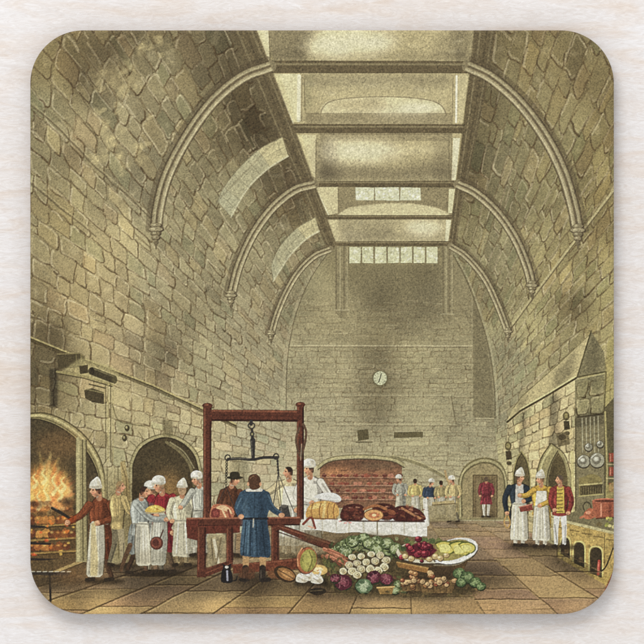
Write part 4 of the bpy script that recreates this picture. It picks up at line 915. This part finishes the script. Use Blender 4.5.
# white poultry and a dark bird on the floor
blob([(309,568),(316,564.5),(325,566.5),(327,572),(320,575),(311,573)],(206,172,104)); ell(318,569.5,5,2.4,(236,214,160))
tone([(294,580),(326,578),(328,586),(294,586)],.55,soft=1.5)
for bx, by, r in ((302,577,1),(309,575,-1),(317,578,1)):
    blob([(bx-6,by+4),(bx-5,by-2),(bx-1,by-4),(bx+4,by-2),(bx+6,by+3),(bx+2,by+5.6)],(216,208,186)); ell(bx-1.4,by-1,3,2.2,(240,236,220),a=.9,soft=.6); ell(bx+2.4,by+3,3,1.8,(160,148,120),a=.7,soft=.6)
    stroke([(bx+2*r,by-3),(bx+3.4*r,by-6),(bx+1.6*r,by-8)],2.2,(224,216,194),w2=1.5,smooth=True); stroke([(bx+1.6*r,by-8),(bx+.2*r,by-7.4)],.9,(206,140,70)); stroke([(bx-4,by),(bx+1,by+3)],.8,(150,138,112),a=.8); stroke([(bx-2,by-3),(bx+3,by+1)],.8,(168,156,128),a=.6)
blob([(309,590),(316,587.5),(324,588.6),(326,592),(319,595),(311,593.6)],(44,36,26)); stroke([(310,591),(322,590)],.8,(108,92,62),a=.7); ell(314,594.8,10,1.8,(60,46,28),a=.5,soft=1)
# copper preserving pan tipped on its side
ell(306.5,560.5,10.6,14,(98,50,30),rot=.2); ell(307,560.3,9.8,13.2,(168,96,58),rot=.2); ell(308.2,560.4,8.2,11.4,(146,140,70),rot=.2); poly([(304,552),(311,550),(313,560),(308,571),(303,568)],(196,188,104),a=.6,soft=1); stroke([(309,551),(312,560),(308,571)],1.2,(92,84,40),a=.7,smooth=True); stroke(curve([(298,566),(297.6,556),(302,548)],4),1.2,(222,160,112),a=.8)
# dish of fruit on an upturned tub
poly([(400,560),(470,556),(462,574),(410,574)],(86,66,40),tex=.12); ell(432,571,26,4,(70,54,34)); poly([(396,562),(428,568),(428,573),(398,567)],(150,104,52)); stroke([(397,562),(428,568)],1.2,(202,160,92),a=.8)
ell(428,553.5,33,12,(70,56,38)); ell(428,552,32,11.4,(204,196,168)); ell(428,550.6,29,9.6,(132,112,70))
ell(455,552,24,13,(66,54,36),rot=-.25); ell(455,550.8,23.4,12.4,(228,224,206),rot=-.25); ell(452,550,20.5,10,(150,138,80),rot=-.25); stroke(curve([(436,562),(454,562),(468,556),(475,547)],5),1.6,(242,239,226),a=.9); stroke(curve([(434,565),(456,564.6),(471,557)],5),1,(150,140,112),a=.8)
for i in range(10): ell(random.uniform(400,440),random.uniform(540,549),random.uniform(2.4,4.4),random.uniform(1.8,3),random.choice([(86,96,58),(66,76,46),(110,112,66)]),wob=.2)
for k, (cx_, cy_, r) in enumerate(((444,548,9.5),(459,549,10.5),(466,548,8))):
    for a0, c in ((1.0,(118,124,56)),(.84,(206,192,96)),(.56,(222,212,132))):
        poly([(cx_+r*a0*1.25*math.cos(t),cy_+r*a0*.78*math.sin(t)) for t in np.linspace(-2.5,1.0,12)]+[(cx_-r*.35,cy_+r*.45)],c)
    stroke([(cx_+r*1.2*math.cos(t),cy_+r*.76*math.sin(t)) for t in np.linspace(-2.5,1.0,10)],.9,(78,84,38))
ell(421,550,15,7.5,(96,28,38),wob=.15,soft=.6)
for i in range(34):
    x, y = random.gauss(421,7), random.gauss(549.5,3.6); shade_ball(x,y,random.uniform(1.6,3.4),random.choice([(140,32,48),(116,26,42),(160,48,58)]),(206,106,106),(58,20,26))
for x, y in ((405,556),(411,558.5),(429,559),(435,556.4),(440,558),(446,555)): shade_ball(x,y,2.9,(206,180,126),(238,222,180),(110,86,54))
# baskets of roots and fruit in front
for bx, by, rx, ry in ((412,582,12,9),(437,582,19,11)):
    ell(bx,by+1.5,rx+1,ry+1,(64,48,30),a=.8,soft=1)
    poly([(bx-rx,by-2),(bx+rx,by-2),(bx+rx*.78,by+ry),(bx-rx*.78,by+ry)],(116,90,54),tex=.16)
    for k in range(6): stroke([(bx-rx*.95+k*rx*.36,by-1),(bx-rx*.8+k*rx*.32,by+ry-1)],.7,(72,54,32),a=.6)
for i in range(46):
    x = random.choice([random.gauss(411,5.5),random.gauss(437,8.5)]); y = random.gauss(579,4.0)
    shade_ball(x,y,random.uniform(2,3.1),random.choice([(160,112,66),(188,122,66),(140,96,60),(196,164,116),(176,140,96),(150,78,50)]),(226,190,136),(70,50,32))
for x, y, r in ((459,573,6),(467,577,6.6),(475,582,5.8),(461,582,5),(481,586,4.4)): cabbage(x,y,r,[(72,88,54),(92,108,66),(54,68,42),(122,136,92)],(150,162,112))
for i in range(40): ell(random.uniform(330,480),random.uniform(590,597),random.uniform(1,3),random.uniform(.6,1.3),random.choice([(72,58,36),(96,84,50),(120,100,60)]),a=.6,wob=.3)

# ---------------------------------------------------------------- grain, ageing, and the plate tone
# old watercolour inks have sunk: the strongest colours and the whites are a little quieter
np.clip(cv, 0, 1, out=cv)
mx_ = cv.max(-1); sat_ = (mx_ - cv.min(-1)) / (mx_ + 1e-4)
k_ = .26 * np.clip((sat_ - .42) / .35, 0, 1) * (GX > 76)
g_ = cv.mean(-1)
cv += k_[..., None] * (g_[..., None] * np.array([1.04, 1.0, .88], np.float32) - cv)
hi_ = np.clip(cv - .80, 0, 1); cv -= hi_ * .35
cv -= hi_.min(-1)[..., None] * np.array([0, .02, .22], np.float32)
del mx_, sat_, k_, g_, hi_
gr1 = rng.standard_normal((N, N)).astype(np.float32)
gr1 = boxblur(gr1, 1); gr1 /= gr1.std()
gr1 = np.where(gr1 > 0, gr1 * .8, gr1 * 1.15)
L = cv.mean(-1)
amp = 0.098 * np.clip(1.15 - L, .35, 1)
cv *= (1 + amp * gr1 + 0.022 * N1 + 0.008 * N3)[..., None]
cv = np.clip(cv, 0.02, 1)
H2 = N // 2
img = cv[:H2*2, :H2*2].reshape(H2, 2, H2, 2, 3).mean((1, 3))
bl = np.stack([boxblur(np.ascontiguousarray(img[..., k_]), 1) for k_ in range(3)], -1)
img = np.clip(img + .75 * (img - bl), .015, 1)
def to_lin(s): return np.where(s <= 0.04045, s / 12.92, ((s + 0.055) / 1.055) ** 2.4)
IMG = to_lin(img).astype(np.float32)
KS = K / 2
def sample(x, y):
    u = np.clip((x - ORG) * KS - .5, 0, H2 - 1.001); v = np.clip((y - ORG) * KS - .5, 0, H2 - 1.001)
    i = u.astype(int); j = v.astype(int); fu = (u - i)[:, None]; fv = (v - j)[:, None]
    return (IMG[j, i] * (1-fu) + IMG[j, i+1] * fu) * (1-fv) + (IMG[j+1, i] * (1-fu) + IMG[j+1, i+1] * fu) * fv
del cv

# ================================================================ the scene
scene = bpy.context.scene
col = scene.collection
def link(o, parent=None):
    col.objects.link(o)
    if parent: o.parent = parent
    return o

THICK, BEV = 0.0030, 0.00040
LIFT = 0.0003
# --- printed top: a fine sheet with the coaster's rounded outline, rolled over at the rim
b = BEV / PX
x0, x1, y0, y1, r = X0 + b, X1 - b, Y0 + b, Y1 - b, RC - b
ph = np.linspace(0, math.pi / 2, 150)
rowy = np.concatenate([y0 + r * (1 - np.cos(ph)), np.linspace(y0 + r, y1 - r, 930)[1:-1], (y1 - r * (1 - np.cos(ph)))[::-1]])
d = np.maximum(0, np.maximum(y0 + r - rowy, rowy - (y1 - r)))
ins = r - np.sqrt(np.maximum(0, r * r - d * d))
NC = 1120; NR = len(rowy)
tt = np.linspace(0, 1, NC)
gx = (x0 + ins)[:, None] * (1 - tt) + (x1 - ins)[:, None] * tt
gy = np.repeat(rowy[:, None], NC, 1)
idx = np.arange(NR * NC).reshape(NR, NC)
faces = np.stack([idx[1:, :-1], idx[1:, 1:], idx[:-1, 1:], idx[:-1, :-1]], -1).reshape(-1, 4)
ring = np.concatenate([idx[0, :-1], idx[:-1, -1], idx[-1, :0:-1], idx[:0:-1, 0]])
px, py = gx.ravel(), gy.ravel()
zs = np.full(px.shape, THICK + LIFT)
# outward normals along the rim
rx, ry = px[ring], py[ring]
ccx = np.clip(rx, x0 + r, x1 - r); ccy = np.clip(ry, y0 + r, y1 - r)
nx, ny = rx - ccx, ry - ccy
ln = np.hypot(nx, ny); ln[ln == 0] = 1; nx /= ln; ny /= ln
allx, ally, allz = [px], [py], [zs]
colx, coly = [px], [py]
prev = ring; base = px.size
for a in (22.5, 45, 67.5, 90):
    a = math.radians(a)
    allx.append(rx + nx * b * math.sin(a)); ally.append(ry + ny * b * math.sin(a)); allz.append(np.full(rx.shape, THICK + LIFT - BEV * (1 - math.cos(a))))
    colx.append(rx + nx * b * math.sin(a)); coly.append(ry + ny * b * math.sin(a))
    cur = base + np.arange(rx.size); base += rx.size
    faces = np.concatenate([faces, np.stack([prev, cur, np.roll(cur, -1), np.roll(prev, -1)], -1)[:, ::-1]])
    prev = cur
px, py, pz = np.concatenate(allx), np.concatenate(ally), np.concatenate(allz)
co = np.stack([(px - CX) * PX, (CY - py) * PX, pz], -1).astype(np.float32)
me = bpy.data.meshes.new('printed_face')
me.vertices.add(len(co)); me.vertices.foreach_set('co', co.ravel())
nf = len(faces)
me.loops.add(nf * 4); me.loops.foreach_set('vertex_index', faces.astype(np.int32).ravel())
me.polygons.add(nf); me.polygons.foreach_set('loop_start', np.arange(0, nf * 4, 4, dtype=np.int32))
me.polygons.foreach_set('use_smooth', np.ones(nf, bool))
me.update(calc_edges=True)
att = me.color_attributes.new('ink', 'FLOAT_COLOR', 'POINT')
rgba = np.ones((len(co), 4), np.float32); rgba[:, :3] = sample(np.concatenate(colx), np.concatenate(coly))
att.data.foreach_set('color', rgba.ravel())

def material(name):
    m = bpy.data.materials.new(name); m.use_nodes = True
    nt = m.node_tree; return m, nt, nt.nodes['Principled BSDF']
m_ink, nt, bs = material('printed_ink')
n = nt.nodes; lk = nt.links
at = n.new('ShaderNodeAttribute'); at.attribute_name = 'ink'
tc = n.new('ShaderNodeTexCoord')
nz = n.new('ShaderNodeTexNoise'); nz.inputs['Scale'].default_value = 5200; nz.inputs['Detail'].default_value = 2
lk.new(tc.outputs['Object'], nz.inputs['Vector'])
mr = n.new('ShaderNodeMapRange'); mr.inputs['From Min'].default_value = .25; mr.inputs['From Max'].default_value = .75; mr.inputs['To Min'].default_value = .90; mr.inputs['To Max'].default_value = 1.10
lk.new(nz.outputs['Fac'], mr.inputs['Value'])
mx = n.new('ShaderNodeMix'); mx.data_type = 'RGBA'; mx.blend_type = 'MULTIPLY'; mx.inputs['Factor'].default_value = 1
lk.new(at.outputs['Color'], mx.inputs['A']); lk.new(mr.outputs['Result'], mx.inputs['B'])
lk.new(mx.outputs['Result'], bs.inputs['Base Color'])
bs.inputs['Roughness'].default_value = .42; bs.inputs['Specular IOR Level'].default_value = .12
me.materials.append(m_ink)

# --- hardboard body under the print
root = bpy.data.objects.new('coaster', None)
root.empty_display_size = .01
link(root)
root['label'] = 'square round-cornered coaster with an old tinted print of a vaulted kitchen, on pale wood'
root['category'] = 'coaster'
pf = link(bpy.data.objects.new('printed_face', me), root)
pf['label'] = 'olive brown print of cooks in a vaulted stone kitchen hall'

def outline(inset, nq=40):
    X_0, X_1, Y_0, Y_1, R_ = X0 + inset, X1 - inset, Y0 + inset, Y1 - inset, RC - inset
    o = []
    for cx_, cy_, a0 in ((X_1 - R_, Y_1 - R_, 0), (X_0 + R_, Y_1 - R_, 90), (X_0 + R_, Y_0 + R_, 180), (X_1 - R_, Y_0 + R_, 270)):
        for k in range(nq + 1):
            t = math.radians(a0 + 90 * k / nq); o.append(W(cx_ + R_ * math.cos(t), cy_ + R_ * math.sin(t)))
    return o
vs, fs = [], []
levels = [(0.9, LIFT), (0.25, LIFT + .00025), (0.05, LIFT + .0006), (0.05, LIFT + THICK - BEV), (1.2, LIFT + THICK - BEV)]
m_ = len(outline(0))
for ins_, z in levels: vs += [(x, y, z) for x, y in outline(ins_)]
for l in range(len(levels) - 1):
    for k in range(m_):
        k2 = (k + 1) % m_; fs.append((l*m_+k2, l*m_+k, (l+1)*m_+k, (l+1)*m_+k2))
fs.append(tuple(range(m_))); fs.append(tuple(reversed(range((len(levels)-1)*m_, len(levels)*m_))))
bm_ = bpy.data.meshes.new('board_body'); bm_.from_pydata(vs, [], fs); bm_.update()
m_b, nt, bs = material('hardboard')
n = nt.nodes; lk = nt.links
tc = n.new('ShaderNodeTexCoord'); nz = n.new('ShaderNodeTexNoise'); nz.inputs['Scale'].default_value = 900; nz.inputs['Detail'].default_value = 6
cr = n.new('ShaderNodeValToRGB'); cr.color_ramp.elements[0].color = (.10,.07,.04,1); cr.color_ramp.elements[1].color = (.24,.17,.10,1)
lk.new(tc.outputs['Object'], nz.inputs['Vector']); lk.new(nz.outputs['Fac'], cr.inputs['Fac']); lk.new(cr.outputs['Color'], bs.inputs['Base Color']); bs.inputs['Roughness'].default_value = .8
bm_.materials.append(m_b)
link(bpy.data.objects.new('board_body', bm_), root)

# --- lime-washed wooden tabletop with real, shallow grain relief
T = .16; nxg, nyg = 260, 520
g_x = np.linspace(-T, T, nxg); g_y = np.linspace(-T, T, nyg)
def vn(cellx, celly, seed):
    r_ = np.random.default_rng(seed); sx, sy = int(2*T/cellx)+3, int(2*T/celly)+3
    g = r_.standard_normal((sy, sx)); u = (g_x+T)/cellx; v = (g_y+T)/celly; i = u.astype(int); j = v.astype(int)
    fu = u-i; fv = v-j; fu = fu*fu*(3-2*fu); fv = (fv*fv*(3-2*fv))[:, None]
    return (g[j][:, i]*(1-fu)+g[j][:, i+1]*fu)*(1-fv)+(g[j+1][:, i]*(1-fu)+g[j+1][:, i+1]*fu)*fv
hz = (vn(.02,.0016,1)*.00003+vn(.009,.0009,2)*.000018)
mxg, myg = np.meshgrid(g_x, g_y)
tv = np.stack([mxg, myg, np.minimum(hz, .00012)-.00013], -1).reshape(-1, 3)
ti = np.arange(nxg*nyg).reshape(nyg, nxg)
tf = np.stack([ti[:-1,:-1], ti[:-1,1:], ti[1:,1:], ti[1:,:-1]], -1).reshape(-1, 4)
edge = np.concatenate([ti[0,:-1], ti[:-1,-1], ti[-1,:0:-1], ti[:0:-1,0]])
lowv = tv[edge].copy(); lowv[:,2] = -.02
low = len(tv)+np.arange(len(edge))
sides = np.stack([np.roll(edge,-1), edge, low, np.roll(low,-1)], -1)
tm = bpy.data.meshes.new('tabletop')
tm.from_pydata(np.concatenate([tv, lowv]).tolist(), [], tf.tolist()+sides.tolist()+[low[::-1].tolist()]); tm.update()
tm.polygons.foreach_set('use_smooth', np.array([True]*len(tf)+[False]*(len(sides)+1)))
table = link(bpy.data.objects.new('tabletop', tm)); table['kind'] = 'structure'
m_t, nt, bs = material('limewashed_wood')
n = nt.nodes; lk = nt.links
tc = n.new('ShaderNodeTexCoord')
def mapping(scale, rot=0):
    m = n.new('ShaderNodeMapping'); m.inputs['Scale'].default_value = scale; m.inputs['Rotation'].default_value = (0,0,rot); lk.new(tc.outputs['Object'], m.inputs['Vector']); return m
def noise(vec, scale, detail, dist=0, rough=.55):
    q = n.new('ShaderNodeTexNoise'); q.inputs['Scale'].default_value = scale; q.inputs['Detail'].default_value = detail; q.inputs['Distortion'].default_value = dist; q.inputs['Roughness'].default_value = rough
    lk.new(vec.outputs['Vector'], q.inputs['Vector']); return q
def ramp(fac, stops):
    c = n.new('ShaderNodeValToRGB'); e = c.color_ramp.elements
    while len(e) < len(stops): e.new(.5)
    for s, (p, cc) in zip(e, stops): s.position = p; s.color = tuple(to_lin(np.array(cc)/255.0))+(1,)
    lk.new(fac, c.inputs['Fac']); return c
def mix(fac, a, b, mode='MIX'):
    q = n.new('ShaderNodeMix'); q.data_type = 'RGBA'; q.blend_type = mode
    if isinstance(fac, float): q.inputs['Factor'].default_value = fac
    else: lk.new(fac, q.inputs['Factor'])
    lk.new(a, q.inputs['A']); lk.new(b, q.inputs['B']); return q.outputs['Result']
broad = ramp(noise(mapping((26,70,1), .03), 1, 3, .6).outputs['Fac'], [(.30,(235,226,216)),(.50,(239,233,228)),(.70,(243,240,238))])
streak = ramp(noise(mapping((300,1250,1), -.03), 1, 5, 3.2).outputs['Fac'], [(.28,(222,212,204)),(.50,(238,232,228)),(.70,(253,251,250))])
tan = ramp(noise(mapping((60,300,1), .02), 1, 4, 1.2).outputs['Fac'], [(.46,(255,255,255)),(.70,(247,236,224))])
c1 = mix(.55, broad.outputs['Color'], streak.outputs['Color'])
c2 = mix(.75, c1, tan.outputs['Color'], 'MULTIPLY')
lk.new(c2, bs.inputs['Base Color'])
bs.inputs['Roughness'].default_value = .62; bs.inputs['Specular IOR Level'].default_value = .2
bp = n.new('ShaderNodeBump'); bp.inputs['Strength'].default_value = .10; bp.inputs['Distance'].default_value = .0002
lk.new(noise(mapping((120,900,1), -.05), 1, 5, 1.4).outputs['Fac'], bp.inputs['Height']); lk.new(bp.outputs['Normal'], bs.inputs['Normal'])
tm.materials.append(m_t)

# --- light: a large soft lamp from the upper left and the pale room around
world = bpy.data.worlds.new('World'); scene.world = world; world.use_nodes = True
bg = world.node_tree.nodes['Background']; bg.inputs['Color'].default_value = (.94,.965,1,1); bg.inputs['Strength'].default_value = .78
def lamp(name, loc, size, power, colr):
    l = bpy.data.lights.new(name, 'AREA'); l.shape = 'DISK'; l.size = size; l.energy = power; l.color = colr
    o = link(bpy.data.objects.new(name, l)); o.location = loc
    from mathutils import Vector
    o.rotation_euler = (-Vector(loc)).to_track_quat('-Z', 'Y').to_euler(); return o
lamp('softbox_lamp', (-.15, .44, .56), .40, 2.0, (1, .97, .935))

# --- camera straight above
cam = bpy.data.cameras.new('camera'); co_ = link(bpy.data.objects.new('camera', cam))
D = .70
co_.location = (0, 0, D + THICK + LIFT); co_.rotation_euler = (0, 0, 0)
cam.sensor_width = 36; cam.lens = 36 * D / (644 * PX)
cam.clip_start = .01; cam.clip_end = 50
scene.camera = co_
scene.view_settings.view_transform = 'Standard'
try: scene.view_settings.look = 'None'
except Exception: pass
scene.view_settings.exposure = 0; scene.view_settings.gamma = 1
scene.cycles.use_denoising = False
